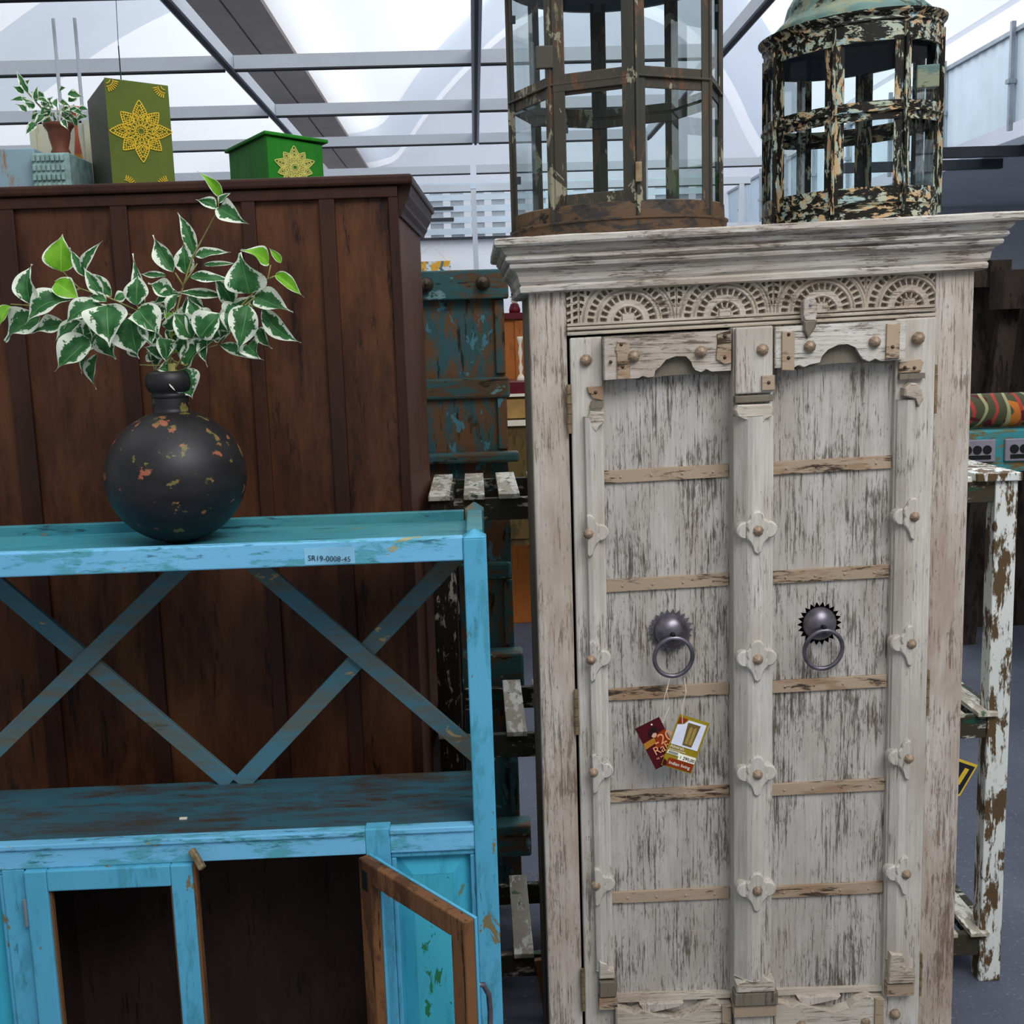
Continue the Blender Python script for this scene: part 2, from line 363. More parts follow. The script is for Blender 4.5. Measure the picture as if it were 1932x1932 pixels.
def text(name, body, size, mat, parent, origin, ux, uz, align='LEFT', extrude=.0002):
    """lettering as a mesh: ux reading direction, uz letter-up direction"""
    cu = bpy.data.curves.new(name, 'FONT'); cu.body = body; cu.size = size; cu.align_x = align; cu.extrude = extrude
    tmp = bpy.data.objects.new('tmp', cu); C.collection.objects.link(tmp)
    me = bpy.data.meshes.new_from_object(tmp.evaluated_get(bpy.context.evaluated_depsgraph_get()))
    bpy.data.objects.remove(tmp); me.name = name; me.materials.clear(); me.materials.append(mat)
    o = bpy.data.objects.new(name, me); C.collection.objects.link(o)
    X = Vector(ux).normalized(); Z = Vector(uz).normalized(); N = X.cross(Z)
    m = Matrix((X, Z, N)).transposed().to_4x4()
    o0 = Vector((0, 0, 0)); q = parent
    while q is not None: o0 += q.location; q = q.parent
    m.translation = Vector(origin) - o0
    o.matrix_local = m; o.parent = parent
    return o
def circle(cx, cz, r, n=16, a0=0, a1=2*math.pi):
    return [(cx+r*math.cos(a0+(a1-a0)*i/n), cz+r*math.sin(a0+(a1-a0)*i/n)) for i in range(n)]
def rect(x0, x1, z0, z1): return [(x0, z0), (x1, z0), (x1, z1), (x0, z1)]

# ================================================================== THE HALL
struct(MB().box(-10, 10, -2, 24, -.1, 0).build('floor', M['floor']))
# far end wall, side walls
struct(MB().box(-10, 10, 22.5, 22.7, 0, 9).build('wall_far', M['wallw']))
struct(MB().box(9.0, 9.2, 3, 22.5, 0, 9).build('wall_right', M['wallw']))
# vaulted ceiling: one cross-section swept along the hall
VP = [(-1.9, 4.95), (-1.62, 5.0), (-1.3, 5.15), (-.8, 5.8), (-.24, 6.4), (.25, 6.85), (.74, 7.25), (1.4, 7.6), (2.2, 7.75), (3.0, 7.7), (3.8, 7.4), (4.4, 6.9), (4.9, 6.2), (5.3, 5.4), (5.6, 4.9)]
LP = [(-8.5, 1.0), (-7.4, 2.2), (-6.2, 3.2), (-5.2, 3.95), (-4.5, 4.4), (-3.8, 4.85), (-3.2, 5.15), (-2.75, 5.3), (-2.4, 5.3), (-1.9, 5.2)]
def smooth_curve(P, n=5):
    out = []
    for i in range(len(P)-1):
        a, b_, c_, d = P[max(i-1, 0)], P[i], P[i+1], P[min(i+2, len(P)-1)]
        for k in range(n):
            t_ = k/n; out.append(tuple(.5*((2*b_[j]) + (-a[j]+c_[j])*t_ + (2*a[j]-5*b_[j]+4*c_[j]-d[j])*t_**2 + (-a[j]+3*b_[j]-3*c_[j]+d[j])*t_**3) for j in (0, 1)))
    return out + [P[-1]]
VP = smooth_curve(VP); LP = smooth_curve(LP)
def sheet(prof, y0, y1, n=1):
    b = MB(); b.quad_grid(lambda u, v: (prof[round(u*(len(prof)-1))][0], y0+(y1-y0)*v, prof[round(u*(len(prof)-1))][1]), len(prof)-1, n)
    return b
def shrink(p, d, cx, cz): return [(x + (cx-x)/math.hypot(cx-x, cz-z)*d, z + (cz-z)/math.hypot(cx-x, cz-z)*d) for x, z in p]
def slab(prof, outer, y0, y1):
    b = MB(); k = len(prof)
    pts = prof + outer[::-1]
    for y in (y0, y1): b.v += [(x, y, z) for x, z in pts]
    n = len(pts)
    for i in range(n):
        j = (i+1) % n; b.f.append((i, j, n+j, n+i))
    for i in range(k-1):
        b.f.append((i, i+1, n-2-i, n-1-i)); b.f.append((n+i, n+n-1-i, n+n-2-i, n+i+1))
    return b
struct(sheet(VP, 4.5, 22.5).build('ceiling', M['roof'], smooth=True))
struct(sheet(LP, 4.5, 22.5).build('ceiling_left_slope', M['roof'], smooth=True))
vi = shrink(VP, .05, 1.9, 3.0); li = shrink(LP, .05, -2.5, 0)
struct(sheet(vi, 18.6, 21.6).build('trim_1', M['band'], smooth=True))  # darker sheets just under the ceiling stand in for rib shadows
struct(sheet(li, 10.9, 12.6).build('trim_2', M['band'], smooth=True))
struct(MB().box(-2.6, -2.26, 4.5, 22.5, 4.9, 5.25).box(-2.235, -1.88, 4.5, 22.5, 4.9, 5.25).box(-2.27, -2.225, 4.5, 22.5, 4.93, 5.25).build('trim_3', M['duct']))
struct(sheet([(5.55, 4.95), (9.0, 5.1)], 3, 22.5).build('ceiling_right_aisle', M['roof']))
# partition at the far side of the sales floor with a slotted guard above it
struct(MB().box(-4.0, 3.3, 16.0, 16.12, 0, 3.06).build('wall_partition', M['wallw']))
g = thing('slotted_guard_screen', 'pale grey slotted guard screen along the top of the far partition wall', 'guard screen', (-.4, 15.9, 3.06))
b = MB()
for i in range(5): b.box(-4, 3.3, 15.95, 15.97, 3.12+i*.15, 3.20+i*.15)
b.build('rail_strips', M['mezz'], g)
b = MB()
for i in range(5):
    for k in range(26): b.box(-3.9+k*.28, -3.72+k*.28, 15.98, 15.99, 3.055+i*.15, 3.125+i*.15)
b.build('slot_plates', M['steel'], g)['kind'] = 'stuff'
MB().box(-4, 3.3, 15.93, 15.99, 3.055, 3.085).build('bottom_edge', M['slot'], g)
MB().box(-.66, -.22, 15.93, 15.95, 3.45, 3.49).box(-.66, -.22, 15.93, 15.95, 3.30, 3.345).build('dark_vent_slots', M['slot'], g)
# mezzanine: floor slab, underside wall, sheet-metal balustrade
struct(MB().box(5.45, 9.0, 8.4, 22.5, 3.44, 3.52).build('ceiling_under_mezzanine', M['wallgrey']))
struct(MB().box(5.6, 9.0, 17.4, 17.6, 0, 3.3).build('wall_under_mezzanine', M['wallgrey']))
struct(MB().box(3.3, 5.6, 17.4, 17.6, 0, 3.3).build('wall_back_right', M['wallgrey']))
rail = thing('sheet_metal_balustrade', 'pale corrugated sheet metal balustrade along the upper right walkway', 'balustrade', (5, 14, 3.5))
b = MB()
b.quad_grid(lambda u, v: (5.0 + .004*(1 if int(u*150) % 2 else -1), 8.4+14.1*u, 3.52+.8*v), 300, 1)
b.build('corrugated_sheet', M['mezz'], rail)
for k in range(9):
    y = 10.68 + k*1.53 - 1.53
    MB().box(4.94, 4.98, y-.02, y+.02, 3.45, 4.40).box(4.92, 4.99, y-.035, y+.035, 3.86, 3.90).build('post', M['steel'], rail)
MB().box(4.97, 5.03, 8.4, 22.5, 4.30, 4.34).build('top_rail', M['steel'], rail)
u = tag(MB().box(4.6, 6.6, 11.5, 11.58, 3.34, 3.44).build('steel_joist', M['slot'], off=(5, 11.5, 3.1)), 'dark steel joist under the walkway, the upper and longer one', 'joist')
u = tag(MB().box(4.0, 5.7, 12.4, 12.48, 3.34, 3.44).build('steel_joist', M['slot'], off=(4.6, 12.4, 3.3)), 'short dark steel joist beside the black and cream lantern', 'joist')
# hanging aluminium grid
gr = thing('aluminium_ceiling_grid', 'white aluminium exhibition grid with dark slots spanning above the sales floor', 'ceiling grid', (0, 9, 3.35))
def gbeam(x0, x1, y0, y1):
    o = MB().box(x0, x1, y0, y1, 3.362, 3.44).build('grid_beam', M['alu'], gr)
    if x1-x0 > y1-y0: MB().box(x0, x1, (y0+y1)/2-.010, (y0+y1)/2+.010, 3.35, 3.362).box(x0, x1, y0, y0+.006, 3.352, 3.362).build('dark_slot', M['slot'], o)
    else: MB().box((x0+x1)/2-.010, (x0+x1)/2+.010, y0, y1, 3.35, 3.362).build('dark_slot', M['slot'], o)
for x in (-1.40, .07, 1.54): gbeam(x-.028, x+.028, 4.2 if x < 1 else 3.4, 10.06)
for y in (5.68, 7.18, 8.63, 10.03, 11.85, 13.3):
    for xa, xb in ((-4.4, -1.43), (-1.37, .042), (.098, 1.512)) if y < 11 else ((-4.4, .02), (.08, 3.2)):
        gbeam(xa, xb, y-.025, y+.025)
for x, y in ((.05, 13.1), (1.45, 9.7), (3.1, 13.3)):
    MB().box(x-.028, x+.028, y-.028, y+.028, 0, 3.36).build('grid_post', M['alu'], gr)
for i, (x, y) in enumerate(((-2.02, 6.0), (-1.915, 6.0))):
    tag(MB().tube([(x, y, 2.3), (x, y, 3.36)], .009).build('hanging_rod', M['alu'], off=(x, y, 3.3)), ['thin white rod hanging from the grid, the left one of two', 'thin white rod hanging from the grid, right beside its twin'][i], 'rod')
tag(MB().tube([(-1.62, 5.7, 3.36), (-1.626, 5.7, 3.15)], .0015).tube([(-1.626, 5.7, 3.15), (-1.626, 5.7, 3.0)], .003).build('hanging_wire', M['slot'], off=(-1.62, 5.7, 3.3)), 'thin dark wire hanging from the grid right of the white rods', 'wire')

# ---- far furniture glimpsed between the old door and the white cabinet
t = thing('orange_cupboard', 'orange pine cupboard far behind in the gap beside the white cabinet', 'cupboard', (.28, 6.9, 0))
MB().box(.02, .62, 6.8, 7.2, 0, 1.84).build('body', M['orange_wood'], t, bevel=.004)
MB().box(.0, .64, 6.76, 7.24, 1.84, 1.875).build('top_board', M['red_wood'], t)
for x in (.05, .26, .30, .55): MB().box(x-.02, x+.02, 6.785, 6.80, 1.2, 1.83).build('door_stile', M['orange_wood'], t)
t = thing('painted_figurine', 'tiny painted figurine with black hat on the orange cupboard', 'figurine', (.245, 6.85, 1.875))
MB().lathe([(0, 0), (.032, 0), (.034, .02), (.024, .05), (.02, .055), (0, .056)], (.245, 6.85, 1.876), 14).build('body', M['red_wood'], t, smooth=True)
MB().ball((.245, 6.85, 1.95), .022, 12).build('head', M['cream'], t, smooth=True)
MB().lathe([(0, 0), (.026, 0), (.026, .004), (.018, .006), (.02, .025), (0, .026)], (.245, 6.85, 1.966), 14).build('hat', M['black'], t)
t = thing('red_lacquer_chest', 'dark red lacquer chest with cream edge in the gap below the orange cupboard', 'chest', (.28, 6.2, 0))
MB().box(.0, .55, 6.05, 6.5, 1.44, 1.50).build('lid', M['red_wood'], t)
MB().box(.0, .55, 6.04, 6.5, 1.425, 1.44).build('pale_edge', M['cream'], t)
MB().box(.02, .53, 6.07, 6.48, .62, 1.425).build('body', M['golden'], t)
for x in (.03, .47):
    for y in (6.08, 6.42): MB().box(x, x+.05, y, y+.05, 0, .62).build('leg', M['golden'], t)
MB().box(.03, .52, 6.055, 6.07, 1.31, 1.41).build('drawer', M['sand'], t)
MB().box(.0, .55, 6.04, 6.08, 1.27, 1.30).build('pale_rail', M['cream'], t)
MB().box(.03, .26, 6.05, 6.07, .66, 1.22).build('carved_panel', M['golden'], t)
t = thing('slender_candlestick', 'slender cream and gold candlestick standing on the red lacquer chest', 'candlestick', (.245, 6.2, 1.5))
MB().lathe([(0, 0), (.026, 0), (.018, .02), (.006, .04), (.012, .07), (.005, .10), (.012, .15), (.006, .19), (.014, .22), (.016, .235), (0, .236)], (.245, 6.2, 1.502), 14).build('turned_stem', M['cream'], t, smooth=True)
tag(MB().box(-1.1, -.29, 15.90, 16.0, 2.2, 2.77).build('hanging_painting', M['art'], off=(-.6, 15.9, 2.5)), 'small yellow and grey abstract painting hung on the far wall', 'painting')
tag(MB().tube([(-.82, 15.91, 2.77), (-.53, 15.93, 3.0), (-.34, 15.91, 2.77)], .004).build('picture_cord', M['twine'], off=(-.53, 15.9, 2.9)), 'thin cord in a triangle above the abstract painting', 'cord')

# ---- right side: dark salvage, bench with bolster
t = thing('carved_timber_stack', 'stack of dark old carved timbers leaning beside the right wall', 'timber stack', (3.1, 6.1, 0))
MB().box(2.55, 3.9, 6.3, 6.4, 0, 1.98).build('back_board', M['darkwood'], t)
MB().box(2.4, 2.86, 6.08, 6.28, 1.92, 2.06).build('carved_header', M['darkwood'], t)
MB().box(2.74, 2.98, 5.9, 6.07, 1.8, 2.0).build('carved_capital', M['darkwood'], t)
MB().bar((2.62, 5.98, 0.0), (2.86, 6.1, 1.82), .10, .06).build('leaning_plank', M['darkwood'], t)
for k in range(6): MB().box(2.42, 2.64, 6.1, 6.2, .9+k*.16, 1.03+k*.16).build('corbel', M['darkwood'], t, bevel=.02)
tag(MB().box(2.86, 3.1, 5.6, 5.72, 0, 2.45).build('dark_red_post', plain('reddish_brown_post', '#3a1f1c', .6), off=(2.95, 5.6, 0)), 'tall dark red brown post at the right picture edge', 'post')
t = thing('turquoise_bench', 'turquoise painted bench with black fretwork tiles under the bolster', 'bench', (2.6, 4.5, 0))
MB().box(1.6, 3.4, 4.5, 5.1, 1.14, 1.31).build('apron', M['terq'], t, bevel=.006)
for x in (1.92, 2.11, 2.30):
    f = MB().box(x, x+.15, 4.482, 4.50, 1.185, 1.275).build('fretwork_tile', plain('grey_frame', '#8a8590', .6), t, bevel=.004)
    b = MB()
    for k in range(3):
        b.prism(circle(x+.035+k*.04, 1.235, .018, 12), 4.478, 4.484)
    b.prism(rect(x+.02, x+.13, 1.197, 1.213), 4.478, 4.484)
    b.build('black_cutout', M['black'], f)
for x in (1.7, 3.3):
    for y in (4.55, 5.05): MB().box(x-.04, x+.04, y-.04, y+.04, 0, 1.14).build('leg', M['terq'], t)
t = thing('bolster_cushion', 'round bolster cushion printed orange, red and olive on the turquoise bench', 'cushion', (2.6, 4.62, 1.31))
MB().lathe([(0, 0), (.05, .005), (.066, .03), (.07, .06), (.07, 1.4), (.05, 1.45), (0, 1.46)], (1.75, 4.60, 1.383), 28, 'x').build('cover', M['fabric'], t, smooth=True)

# ================================================================== WARDROBE (its back turned to us)
w = thing('mahogany_wardrobe', 'tall dark mahogany stained wardrobe turned with its panelled back to the front', 'wardrobe', (-.155, 2.55, 0))
w.rotation_euler = (0, 0, -math.radians(2.2))
MB().box(-1.75, -.155, 2.566, 3.10, .06, 2.075).build('body', M['ward_side'], w)
MB().box(-1.75, -.16, 2.560, 2.568, .06, 2.075).build('back_panel', M['wardrobe'], w)
for x0, x1 in ((-1.75, -1.62), (-1.40, -1.365), (-1.035, -.992), (-.782, -.745), (-.496, -.466), (-.327, -.293), (-.176, -.155)):
    MB().box(x0, x1, 2.548, 2.560, .06, 2.075).build('back_stile', M['ward_dark'], w, bevel=.002)
MB().box(-1.75, -.155, 2.546, 2.560, 2.052, 2.076).build('top_rail', M['ward_dark'], w, bevel=.002)
MB().box(-1.75, -.155, 2.548, 2.560, .06, .16).build('bottom_rail', M['ward_dark'], w, bevel=.002)
MB().box(-1.80, -.121, 2.535, 3.19, 2.077, 2.099).build('top_board', M['ward_dark'], w, bevel=.006)
# cornice moulding, right side (runs front to back)
b = MB(); pr = [(-.155, 2.012), (-.150, 2.012), (-.148, 2.022), (-.141, 2.032), (-.140, 2.039), (-.131, 2.055), (-.130, 2.061), (-.126, 2.077), (-.155, 2.077)]
b.prism(pr, 2.562, 3.17).build('cornice', M['ward_dark'], w)
# ---- things standing on it
Zt = 2.1
t = thing('olive_green_box', 'tall olive green box with gold star flower ornament on the wardrobe', 'box', (-.76, 2.72, Zt))
b = MB(); b.v += [(-.795, 2.66, Zt), (-.668, 2.70, Zt), (-.76, 2.90, Zt), (-.90, 2.86, Zt), (-.795, 2.66, 2.338), (-.668, 2.70, 2.326), (-.76, 2.90, 2.326), (-.90, 2.86, 2.33)]
b.f += [(0, 3, 2, 1), (4, 5, 6, 7), (1, 2, 6, 5), (2, 3, 7, 6), (3, 0, 4, 7)]
b.build('box_sides', M['olive_side'], t, bevel=.002)
b = MB(); b.v += [(-.7955, 2.659, Zt), (-.6675, 2.699, Zt), (-.6675, 2.699, 2.326), (-.7955, 2.659, 2.338)]; b.v += [(x, y+.003, z) for x, y, z in b.v[:4]]
b.f += [(0, 1, 2, 3), (7, 6, 5, 4), (0, 3, 7, 4), (1, 5, 6, 2), (3, 2, 6, 7)]
b.build('front_face', M['olive'], t)
def on_face(o, ux, pts):  # face origin o, horizontal unit ux; pts (a,b) -> 3d
    return [(o[0]+ux[0]*a, o[1]+ux[1]*a, o[2]+c) for a, c in pts]
def ornament(cx, cz, R0, o, ux, n=8, star=True):
    b = MB()
    def line(pts, r=.0011):
        b.tube(on_face(o, ux, [(cx+p[0], cz+p[1]) for p in pts]), r, 5)
    def petal(a, r0, r1, wd, rr=.001):
        P = []
        for k in range(9):
            s = k/8; wv = wd*min(1, s/.38, (1-s)/.62)**.8
            P.append((r0+(r1-r0)*s, wv))
        c, s_ = math.cos(a), math.sin(a)
        line([(x*c-y*s_, x*s_+y*c) for x, y in P], rr); line([(x*c+y*s_, x*s_-y*c) for x, y in P], rr)
    for k in range(n):
        a = math.pi/2 + k*2*math.pi/n; r1 = R0*(1.0 if k % 2 == 0 else .86)
        petal(a, R0*.34, r1, R0*.225, .0013); petal(a, R0*.42, r1*.84, R0*.13); petal(a, R0*.50, r1*.7, R0*.06)
        petal(a, R0*.2, R0*.5, R0*.11)
        c, s_ = math.cos(a), math.sin(a)
        for q in range(6):
            for sg in (-1, 1):
                x0 = R0*(.46+.07*q); wv = R0*.225*min(1, (x0+R0*.05-R0*.34)/(.38*(r1-R0*.34)), (r1-x0-R0*.05)/(.62*(r1-R0*.34)))
                P = [(x0, sg*wv*.35), (x0+R0*.07, sg*wv)]
                line([(x*c-y*s_, x*s_+y*c) for x, y in P], .0011)
        petal(a+math.pi/n, R0*.2, R0*.47, R0*.08)
    line([(R0*.18*math.cos(i*math.pi/8), R0*.18*math.sin(i*math.pi/8)) for i in range(17)])
    for k in range(12):
        a = k*math.pi/6; line([(R0*.08*math.cos(a), R0*.08*math.sin(a)), (R0*.15*math.cos(a), R0*.15*math.sin(a))])
    return b
fo = (-.7955, 2.6575, 2.1); fx = (.954, .298)
ornament(.070, .125, .067, fo, fx).build('gold_star_ornament', M['gold'], t)
for cx, cz, sx, sz in ((.004, .234, 1, -1), (.128, .224, -1, -1), (.026, .004, 1, 1), (.12, .004, -1, 1)):
    b = MB()
    for r in (.008, .015):
        b.tube(on_face(fo, fx, [(cx+sx*r*math.cos(a*math.pi/16), cz+sz*r*math.sin(a*math.pi/16)) for a in range(9)]), .001, 5)
    for a in range(1, 8):
        an = a*math.pi/16; b.tube(on_face(fo, fx, [(cx+sx*.017*math.cos(an), cz+sz*.017*math.sin(an)), (cx+sx*.026*math.cos(an), cz+sz*.026*math.sin(an))]), .0012, 5)
    b.build('gold_corner_ornament', M['gold'], t)
t = thing('bright_green_chest', 'low bright green chest with sloping lid and gold flower, on the wardrobe', 'box', (-.46, 2.8, Zt))
A = (-.455, 2.70); B = (-.335, 2.745); Cc = (-.47, 3.03); D = (-.60, 2.99)
def hex4(bb, pts, z0, zs):
    k = len(bb.v); bb.v += [(x, y, z0) for x, y in pts] + [(x, y, z) for (x, y), z in zip(pts, zs)]
    bb.f += [(k, k+3, k+2, k+1), (k+4, k+5, k+6, k+7)] + [(k+i, k+(i+1) % 4, k+4+(i+1) % 4, k+4+i) for i in range(4)]
b = MB(); hex4(b, (A, B, Cc, D), Zt, (2.214, 2.196, 2.205, 2.222)); b.build('chest_body', M['green'], t, bevel=.002)
b = MB(); hex4(b, ((-.457, 2.69), (-.320, 2.74), (-.467, 3.045), (-.612, 2.995)), 2.0, (0, 0, 0, 0))
lid = [(-.457, 2.69, 2.215), (-.320, 2.742, 2.199), (-.467, 3.045, 2.208), (-.612, 2.995, 2.223)]
b = MB(); b.v = lid + [(x, y, z+.008) for x, y, z in lid]; b.f = [(0, 3, 2, 1), (4, 5, 6, 7)] + [(i, (i+1) % 4, 4+(i+1) % 4, 4+i) for i in range(4)]
b.build('lid', M['green'], t, bevel=.002)
fo = (-.455, 2.6985, Zt); fx = (.936, .351)
ornament(.062, .044, .048, fo, fx, 10).build('gold_flower_ornament', M['gold_pale'], t)
# left corner group
t = thing('distressed_blue_box', 'pale blue and brown distressed wooden box at the left picture edge', 'box', (-1.05, 2.75, Zt))
MB().box(-1.3, -.985, 2.72, 2.95, Zt, 2.203).build('body', M['bluewood'], t, bevel=.003)
t = thing('carved_teal_block', 'pale teal carved stepped block beside the olive green box', 'block', (-.93, 2.72, Zt))
b = MB(); b.box(-.983, -.90, 2.70, 2.86, Zt, 2.188); b.build('body', M['teal_block'], t, bevel=.003)
b = MB()
for r in range(4):
    for k in range(7): b.box(-.984+k*.0107, -.976+k*.0107, 2.695-.0015*(r % 2), 2.703, 2.106+r*.021, 2.121+r*.021)
b.build('carved_scallops', M['teal_block'], t, bevel=.002)
t = thing('small_potted_ficus', 'small variegated ficus in a brown urn on the left of the wardrobe', 'potted plant', (-.945, 2.78, 2.19))
MB().lathe([(0, .0), (.02, .0), (.022, .012), (.018, .02), (.024, .045), (.025, .056), (.03, .066), (.034, .070), (.034, .076), (.022, .076), (.02, .06)], (-.945, 2.78, 2.189), 24).build('urn', M['terra'], t, smooth=True)
def leaf(b, base, tip, wd, nrm, curl=.12, cup=.25, twist=0.0, bend=0.0):
    """pointed oval blade folded along the midrib, wavy edge, drooping thread tip"""
    base = Vector(base); tip = Vector(tip); d = tip-base; L = d.length; d.normalize()
    n = Vector(nrm); n = (n - d*n.dot(d)).normalized(); s0 = d.cross(n); k = len(b.v); N = 14
    ph = (base.x*913+base.z*577) % 6.28
    for j in range(N+1):
        v = j/N
        wv = wd*(math.sin(math.pi*min(1, (v/.90)**.78))**.9 if 0 < v < .90 else 0)
        if v > .72: wv = max(wv, wd*.10*(1-v)/.28*1.6)
        a = twist*(v-.3); s = s0*math.cos(a) + n*math.sin(a); nn = n*math.cos(a) - s0*math.sin(a)
        c = base + d*L*v + n*(curl*L*math.sin(math.pi*v)) - n*(curl*.9*L*v*v) + s0*(bend*L*math.sin(math.pi*v))
        for i in range(7):
            u = i/6-.5; wob = .16*wd*math.sin(v*11+ph+(2.4 if i > 3 else 0))
            p = c + s*(2*u*wv) + nn*((abs(2*u))**1.15*cup*wv*1.9 + wob*(2*abs(u))**2)
            b.v.append(tuple(p)); b.uv[k+j*7+i] = (u+.5, v)
    for j in range(N):
        for i in range(6): b.f.append((k+j*7+i, k+j*7+i+1, k+(j+1)*7+i+1, k+(j+1)*7+i))
rr = random.Random(3)
b = MB(); st = MB(); root = Vector((-.945, 2.78, 2.262))
for k in range(46):
    a = rr.uniform(0, 6.28); el = rr.uniform(-.15, 1.3); L = rr.uniform(.02, .085)
    p = root + Vector((math.cos(a)*math.cos(el)*L, math.sin(a)*math.cos(el)*L*.8, math.sin(el)*L*.8+.01))
    q = p + Vector((math.cos(a)*rr.uniform(.02, .036), math.sin(a)*.02, rr.uniform(-.028, .022)))
    leaf(b, p, q, rr.uniform(.007, .011), (rr.uniform(-.4, .4), -1, rr.uniform(0, .8)))
for (ax, az, tx, tz) in ((-.99, 2.30, -1.015, 2.32), (-1.0, 2.33, -1.02, 2.38), (-1.01, 2.33, -1.03, 2.345), (-.985, 2.31, -.975, 2.345), (-1.0, 2.315, -1.04, 2.315), (-1.005, 2.345, -.99, 2.36)):
    leaf(b, (ax, 2.76, az), (tx, 2.75, tz), .008, (.1, -1, .3))
b.build('foliage', M['leaf'], t, smooth=True)
st.tube([root - Vector((0, 0, .02)), (-.97, 2.77, 2.29), (-1.0, 2.76, 2.33), (-1.005, 2.76, 2.345)], .0018, 6)
for k in range(7):
    a = k*.9; st.tube([root - Vector((0, 0, .02)), root + Vector((math.cos(a)*.04, math.sin(a)*.03, .045))], .0014, 6)
st.build('branch', M['stem'], t, smooth=True)
t = thing('painted_candlestick', 'cone shaped candlestick painted blue, orange and red beside the small plant', 'candlestick', (-.954, 2.93, Zt))
for nm, pr, mm in (('blue_foot', [(0, 0), (.016, 0), (.013, .06), (.011, .1)], plain('sky_blue_band', '#5fa9bd', .6)), ('orange_band', [(.011, .1), (.0095, .118)], plain('orange_band', '#b8803c', .6)), ('red_shaft', [(.0095, .118), (.004, .165), (.004, .2), (.007, .205), (.008, .215), (.02, .225), (.02, .229), (0, .229)], plain('rusty_red_paint', '#a8583f', .6))):
    MB().lathe(pr, (-.954, 2.93, Zt+.001), 20).build(nm, mm, t, smooth=True)
t = thing('patina_picture_frame', 'pale patina picture frame standing behind the small ficus', 'picture frame', (-1.0, 2.98, Zt))
MB().box(-1.085, -.94, 3.0, 3.015, Zt, 2.305).build('board', M['patina'], t)
for x in (-1.09, -.955): MB().box(x, x+.015, 2.99, 3.0, Zt, 2.31).build('side_strip', M['patina'], t)

# ================================================================== OLD TEAL DOOR behind the rack
t = thing('old_teal_door', 'heavy old door with chipped teal paint standing behind the slatted rack', 'door', (-.05, 3.35, 0))
MB().box(-.42, .088, 3.33, 3.37, .05, 1.86).build('door_leaf', M['teal_old'], t, bevel=.003)
MB().box(-.44, .102, 3.295, 3.37, 1.853, 1.935).build('top_rail', M['teal_rail'], t, bevel=.004)
for z, x1, h, yy in ((1.60, .098, .06, 3.31), (1.40, .118, .03, 3.28), (1.06, .085, .05, 3.31), (.765, .112, .115, 3.25), (.235, .118, .10, 3.25)):
    MB().box(-.43, x1, yy, 3.33, z-h/2, z+h/2).build('cross_batten', M['teal_rail'], t, bevel=.008)
for z0, z1 in ((1.64, 1.85), (1.42, 1.57), (.83, 1.03), (.3, .7)):
    MB().box(.06, .088, 3.318, 3.33, z0, z1).build('edge_stile', M['teal_old'], t, bevel=.003)
for x in (-.13, .03):
    MB().lathe([(.0, -.03), (.012, -.026), (.018, -.012), (.02, 0), (.022, .004)], (x, 3.293, 1.897), 12, 'y').build('iron_stud', M['stud_dark'], t, smooth=True)
MB().tube([(-.2, 3.275, 1.895), (-.135, 3.27, 1.895)], .016, 10).build('latch_bolt', M['stud_dark'], t, smooth=True)

# ================================================================== SLATTED RACK
t = thing('slatted_shelf_rack', 'long slatted shelf rack in chipped green, brown and white behind the white cabinet', 'shelf rack', (.6, 2.95, 0))
X0, X1, Y0, Y1 = -.124, 1.345, 2.78, 3.20
for x, y, m in ((X0, Y0, 'rack_dark'), (X1-.058, Y0, 'rack_white'), (X0, Y1-.05, 'rack_dark'), (X1-.058, Y1-.05, 'rack_dark')):
    if m == 'rack_white':
        MB().box(x, x+.058, y, y+.05, 0, 1.352).build('leg', M[m], t, bevel=.003)
    else: MB().box(x, x+.058, y, y+.05, 0, 1.352).build('leg', M[m], t, bevel=.003)
for zt, hh in ((1.352, .055), (.742, .062), (.135, .062)):
    MB().box(X0+.058, X1-.058, Y0+.006, Y0+.028, zt-hh, zt).build('front_apron', M['rack_green'], t, bevel=.002)
    MB().box(X0+.058, X1-.058, Y1-.028, Y1-.006, zt-hh, zt).build('rear_apron', M['rack_green'], t, bevel=.002)
    for x in (X0+.004, X1-.054): MB().box(x, x+.05, Y0+.05, Y1-.05, zt-hh, zt).build('side_rail', M['rack_green'], t, bevel=.002)
    n = 17
    for k in range(n):
        x = X0-.003+k*.0865
        if zt > 1 and k == n-1: continue
        MB().box(x, x+.052, Y0-.012, Y1+.012, zt, zt+.013).build('slat', M['rack_slat'], t, bevel=.002)
MB().box(X1-.11, X1+.004, Y0-.012, Y1+.012, 1.352, 1.372).build('end_board', M['rack_white'], t, bevel=.002)
q = thing('gold_rack_label', 'small gold bordered paper label hanging off the rack right of the cabinet', 'price tag', (1.2, 2.76, .6))
MB().prism([(1.16, .525), (1.205, .545), (1.248, .624), (1.17, .655)], 2.742, 2.744).build('card', M['gold'], q)
MB().prism([(1.16, .533), (1.202, .551), (1.240, .620), (1.17, .648)], 2.740, 2.7415).build('dark_print', M['ink'], q)
MB().prism([(1.19, .58), (1.20, .575), (1.224, .615), (1.214, .62)], 2.738, 2.7395).build('gold_print', M['gold'], q)
tag(MB().bar((.132, 2.70, .02), (.112, 2.72, .16), .03, .02).build('wooden_stake', M['door_brown'], off=(.12, 2.7, 0)), 'short brown wooden stake on the floor in the gap between rack and cabinet', 'stake')

